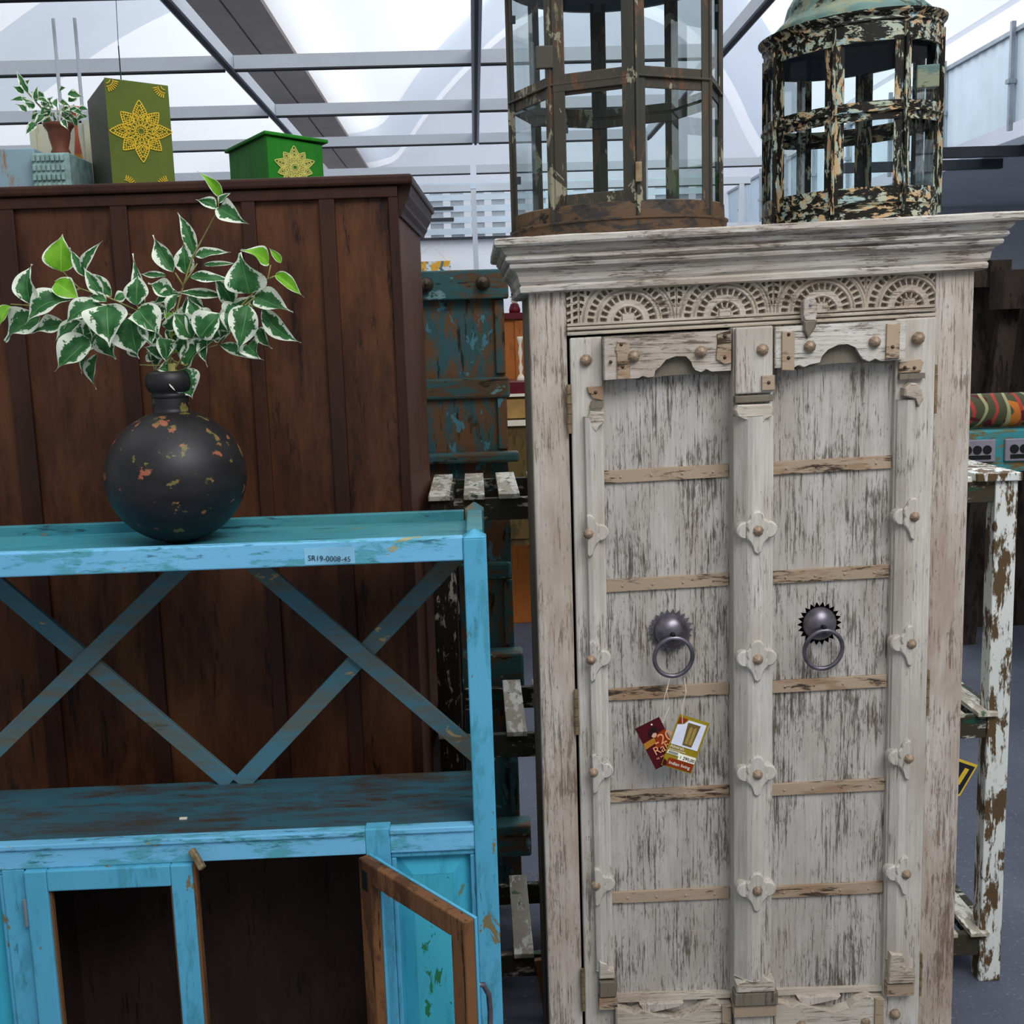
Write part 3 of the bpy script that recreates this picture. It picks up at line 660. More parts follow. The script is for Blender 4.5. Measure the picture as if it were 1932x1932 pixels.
# ================================================================== BLUE RACK
t = thing('blue_painted_rack', 'sky blue distressed rack cabinet with crossed braces, open tray top and low doors', 'rack cabinet', (-.577, 2.25, 0))
XL, XR = -1.163, .009
for x in (XR-.044, XL):
    b = MB(); b.box(x, x+.044, 2.10, 2.144, 0, 1.376); k = len(b.v)
    b.v += [(x, 2.10, 1.376), (x+.044, 2.10, 1.376), (x+.044, 2.144, 1.376), (x, 2.144, 1.376), (x+.022, 2.122, 1.392)]
    b.f += [(k, k+1, k+4), (k+1, k+2, k+4), (k+2, k+3, k+4), (k+3, k, k+4)]
    b.build('front_post', M['blue_v'], t, bevel=.003)
    b = MB(); b.box(x+.002, x+.042, 2.385, 2.425, 0, 1.385); k = len(b.v)
    b.v += [(x+.002, 2.385, 1.385), (x+.042, 2.385, 1.385), (x+.042, 2.425, 1.385), (x+.002, 2.425, 1.385), (x+.022, 2.405, 1.402)]
    b.f += [(k, k+1, k+4), (k+1, k+2, k+4), (k+2, k+3, k+4), (k+3, k, k+4)]
    b.build('rear_post', M['side_teal'], t, bevel=.003)
    MB().box(x+.006, x+.038, 2.144, 2.385, 1.336, 1.386).build('side_rail', M['tray'], t, bevel=.003)
    MB().box(x+.010, x+.036, 2.144, 2.385, .10, .80).build('side_panel', M['side_teal'], t, bevel=.002)
MB().box(XL+.044, XR-.044, 2.104, 2.128, 1.333, 1.379).build('top_front_rail', M['blue'], t, bevel=.003)
MB().box(XL+.044, XR-.044, 2.40, 2.42, 1.34, 1.383).build('top_rear_rail', M['tray'], t, bevel=.002)
MB().box(XL+.02, XR-.02, 2.12, 2.405, 1.346, 1.362).build('tray_board', M['tray'], t)
MB().box(XL+.03, XR-.03, 2.118, 2.40, .785, .803).build('middle_shelf', M['shelf'], t, bevel=.002)
for a, z in ((-1.119, 0), (-.199, 0)): pass
for x0, x1 in ((XL+.044, -.247), (-.199, XR-.044)):
    MB().box(x0, x1, 2.103, 2.13, .757, .797).box(x0, x1, 2.098, 2.125, .797, .808).build('shelf_front_rail', M['blue'], t, bevel=.002)
MB().box(-.247, -.199, 2.102, 2.135, .08, .809).build('door_stile', M['blue_v'], t, bevel=.002)
MB().box(-.951, -.908, 2.103, 2.135, .08, .757).build('door_stile', M['blue_v'], t, bevel=.002)
MB().box(-.908, -.247, 2.103, 2.135, .08, .13).build('bottom_rail', M['blue'], t, bevel=.002)
# crossed braces at the back
ym = 2.372
def brace(a, b, y): MB().bar((a[0], y, a[1]), (b[0], y, b[1]), .038, .014).build('cross_brace', M['brace'], t, bevel=.0015)
brace((-.535, 1.345), (.00, .825), 2.368); brace((-.545, .80), (-.01, 1.335), 2.384)
brace((-1.11, 1.352), (-.565, .805), 2.384); brace((-1.14, .83), (-.58, 1.335), 2.370)
# fixed side panels of the low cabinet: frame, bead, sloping border, flat field
for x0, x1 in ((-.199, -.035), (-1.119, -.951)):
    f = MB().box(x0, x1, 2.125, 2.135, .10, .757).build('front_panel', M['cyan'], t)
    b = MB(); b.box(x0, x1, 2.108, 2.126, .745, .757).box(x0, x0+.010, 2.108, 2.126, .1, .745).box(x1-.010, x1, 2.108, 2.126, .1, .745)
    b.build('bead_moulding', M['blue_v'], f, bevel=.003)
    xi0, xi1 = x0+.040, x1-.045
    b = MB(); b.v += [(x0+.010, 2.126, .10), (x1-.010, 2.126, .10), (x1-.010, 2.126, .745), (x0+.010, 2.126, .745), (xi0, 2.116, .14), (xi1, 2.116, .14), (xi1, 2.116, .704), (xi0, 2.116, .704)]
    b.f += [(0, 1, 5, 4), (1, 2, 6, 5), (2, 3, 7, 6), (3, 0, 4, 7)]
    b.build('sloping_border', M['cyan'], f)
    MB().box(xi0, xi1, 2.1165, 2.124, .14, .704).build('flat_field', M['green_cyan'], f)
# inside
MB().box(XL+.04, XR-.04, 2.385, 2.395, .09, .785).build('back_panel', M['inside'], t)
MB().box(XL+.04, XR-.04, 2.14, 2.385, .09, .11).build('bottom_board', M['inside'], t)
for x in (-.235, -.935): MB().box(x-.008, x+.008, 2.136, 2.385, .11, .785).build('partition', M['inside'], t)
# closed door frame without its glass
d = MB().box(-.905, -.862, 2.092, 2.116, .135, .757).box(-.862, -.625, 2.092, 2.116, .714, .757).box(-.625, -.582, 2.092, 2.116, .135, .757).box(-.862, -.625, 2.092, 2.116, .135, .18).build('left_door_frame', M['blue_v'], t, bevel=.003)
MB().box(-.862, -.858, 2.10, 2.112, .18, .714).box(-.629, -.625, 2.10, 2.112, .18, .714).build('inner_lip', M['door_brown'], d)
MB().box(-.5815, -.5765, 2.094, 2.116, .135, .755).build('door_edge', M['door_brown'], d)
MB().tube([(-.9085, 2.094, .645), (-.9085, 2.094, .70)], .004, 8).build('hinge', M['steel'], d)
# open door
H = Vector((-.262, 2.092, 0)); D = Vector((.615, -.789, 0)).normalized(); N = Vector((D.y*-1, D.x, 0))  # N points away from the camera side
if N.y < 0: N = -N
def dbox(b, s0, s1, n0, n1, z0, z1):
    k = len(b.v)
    b.v += [tuple(H + D*s + N*n + Vector((0, 0, z))) for z in (z0, z1) for n in (n0, n1) for s in (s0, s1)]
    b.f += [tuple(k+i for i in q) for q in ((0, 2, 3, 1), (4, 5, 7, 6), (0, 1, 5, 4), (2, 6, 7, 3), (0, 4, 6, 2), (1, 3, 7, 5))]
    return b
zd0, zd1, Lw = .135, .757, .34
b = MB(); dbox(b, 0, .042, 0, .022, zd0, zd1); dbox(b, .042, Lw-.042, 0, .022, zd1-.042, zd1); dbox(b, Lw-.042, Lw, 0, .022, zd0, zd1); dbox(b, .042, Lw-.042, 0, .022, zd0, zd0+.045)
d = b.build('open_door_frame', M['door_brown'], t, bevel=.003)
b = MB(); dbox(b, 0, .042, .022, .028, zd0, zd1+.001); dbox(b, .042, Lw-.042, .022, .028, zd1-.042, zd1+.001); dbox(b, Lw-.042, Lw+.001, .022, .028, zd0, zd1+.001)
dbox(b, .0, .040, .0285, .031, zd0, zd1)
b.build('painted_outer_face', M['blue_v'], d, bevel=.002)
b = MB(); dbox(b, 0.012, .03, -.001, .0, zd1-.06, zd1-.02); b.build('mortise_mark', M['black'], d)
hp = [tuple(H + D*(Lw-.012) + N*n + Vector((0, 0, z))) for n, z in ((.028, .625), (.045, .618), (.056, .595), (.058, .56), (.056, .525), (.045, .51), (.028, .505))]
MB().tube(hp, .005, 8).build('handle', M['iron'], d, smooth=True)
MB().bar((-.581, 2.094, .787), (-.556, 2.072, .757), .014, .012).build('turn_latch', M['hinge'], t, bevel=.003)
# stock number on a clear sticker
s = MB().box(-.332, -.238, 2.1034, 2.104, 1.336, 1.368).build('number_sticker', plain('pale_sticker', '#86bfdc', .35), t)
text('sticker_lettering', 'SR19-0008-45', .0142, M['ink'], t, (-.326, 2.1028, 1.3445), (1, 0, .01), (0.12, 0, 1), extrude=.0001)
tag(MB().box(-.63, -.615, 2.20, 2.206, .803, .806).build('paper_scrap', M['cream'], off=(-.62, 2.2, .803)), 'tiny white paper scrap lying on the middle shelf of the blue rack', 'scrap')

# ================================================================== VASE AND FICUS
t = thing('round_black_vase', 'round black metal vase with flaked orange spots on the blue rack', 'vase', (-.600, 2.265, 1.362))
pr = [(0, .002), (.03, 0)] + [(.1365*math.sin(a), .131 - .131*math.cos(a)) for a in [0.25+i*(2.88-.25)/26 for i in range(27)]]
pr = [(r, max(0, h)) for r, h in pr] + [(.035, .2575), (.0355, .266), (.034, .29)]
MB().lathe(pr, (-.600, 2.265, 1.3625), 56).build('round_body', M['vase'], t, smooth=True)
MB().lathe([(.034, .285), (.0365, .288), (.0365, .293), (.034, .296), (.040, .300), (.045, .31), (.0455, .322), (.042, .333), (.037, .338), (.030, .338), (.030, .29)], (-.600, 2.265, 1.3625), 40).build('bulging_lip', M['vase'], t, smooth=True)
LEAVES = [(-196,201,-185,270,20,1,0),(-200,180,-152,145,15,1,0),(-245,139,-240,215,15,0,-5),(-250,116,-323,74,21,0,3),(-175,147,-258,108,18,0,6),(-199,101,-268,88,13,0,0),(-144,84,-227,43,25,0,0),(-148,71,-210,16,21,0,-4),(-157,43,-171,-28,9,0,4),(-176,48,-188,6,5,0,0),(-112,134,-184,97,15,0,6),(-103,134,-96,57,27,0,0),(-63,110,-56,31,27,0,0),(-49,125,-4,73,21,0,4),(-145,189,-161,242,7,0,0),(-145,192,-102,252,7,0,-5),(-110,152,-139,206,9,0,0),(-120,153,-175,203,9,0,5),(-58,132,-75,236,8,0,6),(-51,132,-46,193,15,0,0),(-101,140,-139,153,7,0,3),(-158,139,-183,106,12,0,0),(-129,87,-111,31,15,0,5),(-301,143,-330,151,10,0,4),(-303,140,-318,100,8,1,0),(-83,154,-107,145,8,0,0),(-86,57,-72,31,7,0,0),(20,193,-16,265,12,0,0),(34,191,34,252,13,0,0),(50,223,20,313,9,0,5),(58,225,126,232,8,0,5),(63,209,131,215,4,0,8),(48,184,135,180,8,0,9),(159,149,151,224,26,0,0),(204,203,162,229,12,1,3),(217,208,196,238,5,1,0),(217,183,271,141,9,1,6),(167,145,241,113,16,0,4),(177,119,249,53,13,0,10),(160,126,137,40,20,0,-3),(165,85,188,43,9,0,3),(90,53,179,23,8,0,4),(148,50,177,26,15,0,0),(22,12,94,68,14,0,-4),(121,131,93,183,13,0,5),(101,147,13,161,7,0,-6),(9,151,-37,179,13,0,-8),(-10,190,-60,198,5,0,-8),(45,67,14,120,19,0,0),(58,65,41,150,18,0,4),(64,67,111,119,21,0,0),(139,128,110,101,14,0,0),(153,122,119,94,10,0,0),(11,52,-11,26,12,1,0),(7,4,36,-51,21,0,-3),(6,6,-28,11,13,0,0),(-16,32,-51,54,10,0,4),(-29,27,-55,44,13,0,0),(-2,71,41,97,5,1,0),(15,23,47,69,10,0,4),(4,117,-3,97,8,1,0),(112,309,78,325,8,0,3),(112,312,170,282,14,0,8),(112,336,78,379,7,1,5),(115,319,139,337,5,0,0),(-30,98,-21,57,13,0,3),(-113,121,-145,71,14,0,3),(-169,112,-198,128,10,0,0),(-21,57,-41,6,10,0,2),(34,106,32,147,9,0,0),(77,64,113,78,9,0,0)]
STEMS = [[(-5,0),(1,56),(13,107),(33,167),(54,221),(81,265),(112,309),(112,335)],[(0,0),(31,45),(68,90),(126,113),(159,143),(197,177),(204,202)],[(196,175),(217,183)],[(0,0),(-16,57),(-27,108),(-62,124),(-110,149),(-164,168),(-185,188),(-196,202)],[(-27,108),(-98,120),(-170,100),(-199,101)],[(-164,168),(-245,137),(-301,143)],[(-1,26),(27,15),(75,49),(91,53)],[(13,107),(9,151)],[(33,167),(20,193)],[(33,167),(63,209)],[(126,111),(169,142)],[(10,66),(61,65)],[(-27,108),(-58,132)],[(158,128),(177,119)],[(-2,15),(-35,17),(-63,19)]]
t = thing('ficus_spray', 'artificial variegated ficus branches arranged in the round black vase', 'plant', (-.591, 2.262, 1.695))
rr = random.Random(11)
bl = MB(); bg2 = MB(); o = t.location
for (ax, az, tx, tz, wd, lime, bow) in LEAVES:
    ya = rr.uniform(-.05, .05) * min(1, math.hypot(ax, az)/120 + .3); yt = ya + rr.uniform(-.035, .01)
    L = math.hypot(tx-ax, tz-az)
    up = (tx-ax)/L if L else 0
    n = (rr.uniform(-.25, .25), -1, .35 + rr.uniform(-.1, .3))
    leaf(bg2 if lime else bl, o + Vector((ax/1000, ya, az/1000)), o + Vector((tx/1000, yt, tz/1000)), wd/1000*1.5, n, .06 + abs(bow)*.012, rr.uniform(.22, .45), rr.uniform(-.9, .9), bow*.012)
for k in range(26):   # inner leaves filling the heart of the spray
    sx, sz = rr.choice([(-20, 80), (10, 90), (60, 85), (100, 100), (-60, 110), (-110, 120), (30, 40), (-20, 40), (140, 120), (-165, 110), (35, 150)])
    a = rr.uniform(-2.8, -.2) if rr.random() < .6 else rr.uniform(.2, 2.9); L = rr.uniform(40, 62)
    A = o + Vector(((sx+rr.uniform(-18, 18))/1000, rr.uniform(-.01, .05), (sz+rr.uniform(-15, 15))/1000))
    leaf(bl, A, A + Vector((math.cos(a)*L/1000, rr.uniform(-.03, .03), math.sin(a)*L/1000)), rr.uniform(.011, .020), (rr.uniform(-.5, .5), -1, rr.uniform(0, .8)), .1, .35, rr.uniform(-1, 1), rr.uniform(-.1, .1))
bl.build('foliage', M['leaf'], t, smooth=True); bg2.build('young_foliage', M['leaf_lime'], t, smooth=True)
b = MB()
for s in STEMS:
    b.tube([o + Vector((x/1000, rr.uniform(-.006, .006), z/1000)) for x, z in s], .0022, 6, r1=.0012)
b.tube([o + Vector((0, 0, -.03)), o + Vector((0, 0, .02))], .009, 8)
b.build('branch', M['stem'], t, smooth=True)

# ================================================================== WHITE CABINET
KZ = [(.4, -.004), (.63, .002), (.85, .010), (1.06, .016), (1.3, .020), (1.95, .022)]
def crook(p):
    """the old carcass is out of square: level lines climb to the right, more so towards the top"""
    x, y, z = p
    if z <= KZ[0][0]: k = KZ[0][1]*max(0, z/.4)
    elif z >= KZ[-1][0]: k = KZ[-1][1]
    else:
        for (za, ka), (zb, kb) in zip(KZ, KZ[1:]):
            if za <= z <= zb: k = ka + (kb-ka)*(z-za)/(zb-za); break
    return (x, y, z + (x-.52)*k)
def CB(): return MB(crook)
cb = thing('whitewashed_almirah', 'tall whitewashed two door cabinet with carved frieze, iron straps and ring handles', 'cabinet', (.523, 2.36, 0))
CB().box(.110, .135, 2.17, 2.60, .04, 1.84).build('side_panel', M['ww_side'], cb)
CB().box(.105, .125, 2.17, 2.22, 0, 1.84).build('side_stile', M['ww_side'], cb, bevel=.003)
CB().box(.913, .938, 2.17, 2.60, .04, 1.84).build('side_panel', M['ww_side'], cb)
CB().box(.135, .913, 2.585, 2.60, .04, 1.84).build('back_panel', M['inside'], cb)
CB().box(.135, .913, 2.18, 2.585, .04, .06).build('bottom_board', M['inside'], cb)
CB().box(.104, .173, 2.150, 2.180, 0, 1.845).build('left_stile', M['ww_stile'], cb, bevel=.004)
CB().box(.868, .942, 2.150, 2.180, 0, 1.845).build('right_stile', M['ww_stile'], cb, bevel=.004)
CB().box(.173, .868, 2.155, 2.180, .04, .118).build('bottom_rail', M['ww_h'], cb, bevel=.003)
# cornice swept round front and sides
prof = [(.002, 1.832), (.010, 1.832), (.017, 1.835), (.018, 1.843), (.015, 1.847), (.019, 1.853), (.021, 1.864), (.026, 1.872), (.035, 1.878), (.037, 1.883), (.034, 1.887),
        (.040, 1.889), (.044, 1.893), (.043, 1.898), (.039, 1.900), (.045, 1.904), (.050, 1.911), (.050, 1.914), (.060, 1.916), (.063, 1.920), (.063, 1.929), (.060, 1.932)]
b = CB()
def ring(o_, z): return [(.105-o_, 2.150-o_, z), (.942+o_, 2.150-o_, z), (.942+o_, 2.60, z), (.105-o_, 2.60, z)]
NS = 14
for o_, z in prof:
    q = ring(o_, z)
    for i in range(4):
        a, c = q[i], q[(i+1) % 4]
        for k in range(NS): b.v.append(tuple(a[j]+(c[j]-a[j])*k/NS for j in range(3)))
n = 4*NS
for r in range(len(prof)-1):
    for i in range(n): b.f.append((r*n+i, r*n+(i+1) % n, (r+1)*n+(i+1) % n, (r+1)*n+i))
b.f.append(tuple((len(prof)-1)*n+i for i in range(n))); b.f.append(tuple(reversed(range(n))))
rw = random.Random(5)
b.v = [(x+rw.uniform(-.0006, .0006), y+rw.uniform(-.0006, .0006), z+rw.uniform(-.0007, .0007)) for x, y, z in b.v]
b.build('cornice', M['ww_h'], cb)
# carved frieze: a relief surface
cent = [.288, .470, .653, .818]; zb = 1.7735
def relief(x, z):
    if z < zb: return 0.004 if z > 1.7695 else -.002
    h = .0
    c = min(cent, key=lambda q: abs(q-x)); r = math.hypot(x-c, z-zb+.002); a = math.atan2(z-zb+.002, x-c)
    def rg(r0, w, k): return k*math.exp(-((r-r0)/w)**2)
    def notches(r0, w, n, d, aw=.42):
        ph = (a/math.pi*n) % 1; ph = abs(ph-.5)
        e = max(0, 1-abs(r-r0)/w); g = max(0, 1-ph/aw)
        return -d*min(1, 2.2*e)*min(1, 2.6*g) if e > 0 and g > 0 else 0
    if r < .090:
        h += rg(.0555, .0022, .0028) + rg(.0295, .002, .0022) + rg(.0815, .002, .0024) + rg(.060, .0016, -.003) + rg(.0855, .0016, -.0035)
        h += notches(.0465, .0068, 13, .010, .36) + notches(.0215, .006, 7, .009, .36) + notches(.0705, .0065, 19, .010, .34)
        if abs(x-c) < .0125 and z-zb < .014: h = .003 if (abs(x-c) < .0105 and z-zb < .012) else -.002
    else:
        m = min(range(len(cent)-1), key=lambda i: abs((cent[i]+cent[i+1])/2-x)); mc = (cent[m]+cent[m+1])/2
        if x < cent[0]: mc = cent[0]-.0915
        dx = x-mc; side = abs(dx); th = (z-zb)
        px_, pz_ = (th+side*.35) % .0135, side % .013
        if .0025 < px_ < .0105 and .003 < pz_ < .0105: h -= .009
        if side < .0016: h -= .003
    return h
b = CB(); NX, NZ = 640, 84; X0f, X1f, Z0f, Z1f = .1735, .8675, 1.757, 1.838
b.quad_grid(lambda u, v: (X0f+(X1f-X0f)*u, 2.150 - relief(X0f+(X1f-X0f)*u, Z0f+(Z1f-Z0f)*v), Z0f+(Z1f-Z0f)*v), NX, NZ)
b.build('carved_frieze', M['ww_carved'], cb)
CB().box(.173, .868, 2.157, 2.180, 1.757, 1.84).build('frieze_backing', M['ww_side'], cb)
CB().box(.173, .868, 2.143, 2.158, 1.7515, 1.7585).box(.173, .868, 2.140, 2.158, 1.761, 1.767).build('frieze_bead', M['ww_carved'], cb, bevel=.002)

def stud(parent, x, y, z, r=.0105, m='stud'):
    b = CB(); b.lathe([(0, -.9*r), (.25*r, -.82*r), (.62*r, -.62*r), (.95*r, -.2*r), (r, .0), (r*.9, .3*r)], (x, y, z), 8, 'y', a0=.2); return b.build('stud', M[m], parent)
def strap(parent, x0, x1, z, y=2.152, tilt=0.0):
    b = CB(); b.box(x0, x1, y, y+.006, z-.0125, z+.0125)
    for k in range(4):
        x = x0 + (x1-x0)*(.14+.245*k)
        b.lathe([(0, -.0022), (.0024, -.0016), (.0032, .001)], (x, y, z-.001), 8, 'y')
    return b.build('iron_strap', M['strap'], parent, bevel=.001)
def boss(parent, cx, cz, y, half=0):
    """carved boss: round ears left and right of a spade-shaped centre that runs out into the moulding"""
    b = CB()
    def cut(P): return [(max(x, cx-.003) if half > 0 else min(x, cx+.003) if half < 0 else x, z) for x, z in P]
    for s in (-1, 1):
        if half and s != half: continue
        b.prism(circle(cx+s*.0225, cz, .0165, 18), y+.004, y+.026, .003)
    sp = [(0, .037), (.007, .035), (.012, .029), (.014, .022), (.0205, .016), (.021, .008), (.0185, 0), (.021, -.008), (.020, -.016), (.013, -.024), (.009, -.032), (.006, -.042), (0, -.046)]
    P = [(cx+x, cz+z) for x, z in sp] + [(cx-x, cz+z) for x, z in sp[::-1][1:-1]]
    b.prism(cut(P), y, y+.026, .003)
    return b.build('carved_boss', M['ww_v'], parent)
def column(parent, prof_x, y0, y1, z0, z1):
    """vertical moulding; prof_x = [(x, depth)...]"""
    b = CB(); N_ = 24
    for j in range(N_+1):
        z = z0+(z1-z0)*j/N_
        for x, y in prof_x: b.v.append((x, y, z))
    n = len(prof_x)
    for j in range(N_):
        for i in range(n-1): b.f.append((j*n+i, j*n+i+1, (j+1)*n+i+1, (j+1)*n+i))
    b.f.append(tuple(range(n))); b.f.append(tuple(N_*n+i for i in reversed(range(n))))
    return b.build('half_column', M['ww_v'], parent, bevel=.001)
SZ = (1.481, 1.268, 1.048, .835, .617); RZ = (1.378, 1.130, .900, .660)
# ---------------- left door
ld = CB().box(.236, .478, 2.157, 2.175, .13, 1.748).build('left_door', M['ww_panel'], cb)
CB().box(.178, .238, 2.146, 2.172, .13, 1.7475).build('hinge_stile', M['ww_v'], ld, bevel=.003)
for z in SZ: strap(ld, .236, .477, z)
def header(parent, P, y0=2.118, y1=2.150): return CB().prism(P, y0, y1, .002).build('scalloped_header', M['ww_h'], parent)
CB().prism([(.238, 1.667), (.300, 1.667), (.308, 1.671), (.318, 1.667), (.329, 1.668), (.331, 1.679), (.340, 1.686), (.352, 1.7), (.372, 1.706), (.392, 1.704), (.402, 1.693), (.405, 1.683), (.410, 1.676), (.420, 1.672), (.430, 1.677), (.440, 1.672), (.475, 1.672), (.476, 1.746), (.238, 1.746)], 2.118, 2.152, .002).build('scalloped_header', M['ww_h'], ld)
CB().prism([(.305, 1.663), (.35, 1.668), (.39, 1.669), (.43, 1.667), (.475, 1.664), (.475, 1.725), (.305, 1.725)], 2.134, 2.156).build('arch_backing', M['ww_side'], ld)
for P, y in (([(.262, 1.667), (.286, 1.667), (.286, 1.735), (.264, 1.737), (.259, 1.722), (.262, 1.715)], 2.114), ([(.446, 1.694), (.462, 1.684), (.474, 1.686), (.474, 1.746), (.448, 1.741), (.449, 1.728)], 2.114), ([(.218, 1.633), (.238, 1.628), (.239, 1.655), (.208, 1.655), (.210, 1.645)], 2.140)):
    CB().prism(P, y, y+.006, .001).build('iron_plate', M['strap'], ld)
for x, z in ((.270, 1.731), (.272, 1.690), (.462, 1.736), (.462, 1.697), (.2235, 1.644), (.25, 1.70)): stud(ld, x, 2.114 if z > 1.66 else 2.14, z, .0035, 'stud_dark')
stud(ld, .207, 2.142, 1.705, .0115); stud(ld, .293, 2.114, 1.708, .0115); stud(ld, .418, 2.114, 1.710, .0115)
column(ld, [(.200, 2.150), (.202, 2.134), (.2115, 2.130), (.222, 2.132), (.236, 2.150)], 0, 0, .47, 1.60)
CB().prism([(.212, 1.615), (.238, 1.615), (.238, 1.628), (.215, 1.628)], 2.138, 2.150).build('capital_band', M['ww_side'], ld)
CB().prism([(.214, 1.578), (.222, 1.570), (.228, 1.580), (.238, 1.588), (.238, 1.606), (.212, 1.610), (.208, 1.600)], 2.130, 2.150, .002).build('capital', M['ww_carved'], ld)
for z in RZ:
    boss(ld, .204, z, 2.124, 1)
    stud(ld, .203, 2.126, z, .0105)
# ring handle maker
def ring_pull(parent, x, z, m='iron'):
    T = []
    for i in range(44):
        a = 2*math.pi*i/44; r = .044 if i % 2 == 0 else .035; T.append((x+r*math.cos(a), z+r*math.sin(a)))
    CB().prism(T, 2.150, 2.153).build('toothed_plate', M[m], parent)
    CB().lathe([(0, -.024), (.010, -.023), (.022, -.018), (.030, -.010), (.0335, -.002), (.034, .001)], (x, 2.151, z), 32, 'y').build('domed_rose', M[m], parent, smooth=True)
    CB().box(x-.004, x+.004, 2.116, 2.128, z-.012, z+.004).build('ring_loop', M['black'], parent, bevel=.002)
    CB().tube([(x+.001+.037*math.sin(a), 2.119+.014*(1-math.cos(a))/2, z-.046+.040*math.cos(a)) for a in [2*math.pi*i/40 for i in range(40)]], .0044, 10, closed=True).build('pull_ring', M[m], parent, smooth=True)
ring_pull(ld, .362, 1.172)
# lower corbel and rail
def lower(parent, x0, x1):
    CB().box(x0, x1, 2.128, 2.158, .13, .330).build('lower_board', M['ww_h'], parent, bevel=.003)
    n = len(range(3)); wd = x1-x0
    CB().prism([(x0, .322), (x1, .322), (x1, .384), (x1-.02, .386), (x1-.035, .395), (x1-.06, .382), (x0+.155, .368), (x0+.12, .358), (x0+.085, .37), (x0+.05, .384), (x0+.035, .376), (x0, .392)], 2.122, 2.156, .003).build('lower_scallop', M['ww_carved'], parent)
    CB().prism([(x0+.06, .372), (x0+.135, .386), (x0+.14, .392), (x0+.05, .392)], 2.130, 2.155, .002).build('lower_key', M['ww_stile'], parent)
    CB().prism([(x0-.002, .392), (x1+.002, .392), (x1+.002, .402), (x0-.002, .406)], 2.142, 2.158, .002).build('lower_fillet', M['ww_carved'], parent)
    for x in (x0+.055, x1-.04): stud(parent, x, 2.120, .338, .010)
    CB().prism(rect(x1-.022, x1-.004, .322, .39), 2.117, 2.124, .001).build('iron_plate', M['strap'], parent)
lower(ld, .238, .476)
CB().box(.205, .242, 2.128, 2.150, .386, .412).build('foot_plate', M['strap'], ld, bevel=.001)
CB().prism([(.206, .415), (.24, .415), (.243, .440), (.238, .450), (.206, .450)], 2.124, 2.150, .003).build('foot_block', M['ww_side'], ld)
CB().prism([(.206, .455), (.238, .455), (.238, .470), (.225, .476), (.222, .490), (.207, .494)], 2.126, 2.150, .003).build('foot_scroll', M['ww_carved'], ld)
# ---------------- right door
rd = CB().box(.550, .792, 2.150, 2.172, .13, 1.7505).build('right_door', M['ww_panel'], cb)
CB().box(.790, .866, 2.136, 2.165, .13, 1.7505).build('hinge_stile', M['ww_v'], rd, bevel=.003)
for z in SZ: strap(rd, .553, .789, z, 2.1445)
CB().box(.478, .553, 2.118, 2.166, .13, 1.7505).build('centre_post', M['ww_v'], rd, bevel=.003)
column(rd, [(.4775, 2.120), (.4775, 2.113), (.499, 2.090), (.507, 2.086), (.519, 2.086), (.527, 2.090), (.553, 2.112), (.553, 2.120)], 0, 0, .46, 1.588)
CB().box(.4805, .550, 2.106, 2.119, 1.628, 1.750).build('upper_block', M['ww_v'], rd, bevel=.003)
CB().box(.478, .549, 2.100, 2.119, 1.612, 1.625).build('capital_band', M['ww_side'], rd, bevel=.002)
CB().prism([(.480, 1.589), (.492, 1.582), (.500, 1.580), (.507, 1.568), (.516, 1.565), (.527, 1.568), (.533, 1.580), (.545, 1.586), (.547, 1.600), (.543, 1.608), (.481, 1.609), (.476, 1.600)], 2.090, 2.118, .003).build('capital', M['ww_carved'], rd)
CB().prism(rect(.528, .552, 1.633, 1.660), 2.100, 2.106, .001).build('iron_plate', M['strap'], rd)
stud(rd, .5405, 2.100, 1.647, .0035, 'stud_dark'); stud(rd, .530, 2.104, 1.708, .0115)
for z in RZ:
    boss(rd, .516, z-.004, 2.080)
    stud(rd, .5165, 2.080, z-.004, .0105)
CB().prism([(.555, 1.672), (.590, 1.672), (.598, 1.676), (.608, 1.671), (.618, 1.675), (.637, 1.678), (.641, 1.690), (.652, 1.702), (.672, 1.711), (.692, 1.711), (.708, 1.703), (.715, 1.69), (.722, 1.680), (.733, 1.675), (.745, 1.680), (.755, 1.675), (.800, 1.675), (.800, 1.748), (.555, 1.748)], 2.112, 2.148, .002).build('scalloped_header', M['ww_h'], rd)
CB().prism([(.60, 1.667), (.64, 1.673), (.68, 1.675), (.73, 1.673), (.78, 1.668), (.78, 1.73), (.60, 1.73)], 2.128, 2.152).build('arch_backing', M['ww_side'], rd)
for P, y in (([(.567, 1.668), (.590, 1.666), (.591, 1.737), (.567, 1.739)], 2.107), ([(.761, 1.678), (.786, 1.678), (.787, 1.744), (.776, 1.741), (.762, 1.743)], 2.107), ([(.795, 1.650), (.836, 1.650), (.842, 1.668), (.836, 1.673), (.795, 1.670)], 2.131)):
    CB().prism(P, y, y+.006, .001).build('iron_plate', M['strap'], rd)
for x, z in ((.579, 1.733), (.579, 1.69), (.773, 1.70), (.806, 1.66), (.824, 1.658)): stud(rd, x, 2.107 if z > 1.68 else 2.131, z, .0035, 'stud_dark')
stud(rd, .619, 2.108, 1.709, .0115); stud(rd, .740, 2.108, 1.711, .0115); stud(rd, .830, 2.130, 1.713, .0125)
column(rd, [(.792, 2.140), (.793, 2.130), (.808, 2.118), (.822, 2.118), (.828, 2.126), (.829, 2.140)], 0, 0, .47, 1.60)
CB().box(.794, .842, 2.124, 2.140, 1.638, 1.648).build('capital_band', M['ww_side'], rd)
CB().prism([(.800, 1.622), (.812, 1.632), (.823, 1.630), (.832, 1.618), (.836, 1.600), (.828, 1.585), (.822, 1.600), (.812, 1.603), (.800, 1.608)], 2.112, 2.138, .003).build('capital', M['ww_carved'], rd)
for z in RZ:
    boss(rd, .823, z, 2.110, -1)
    stud(rd, .823, 2.111, z, .0105)
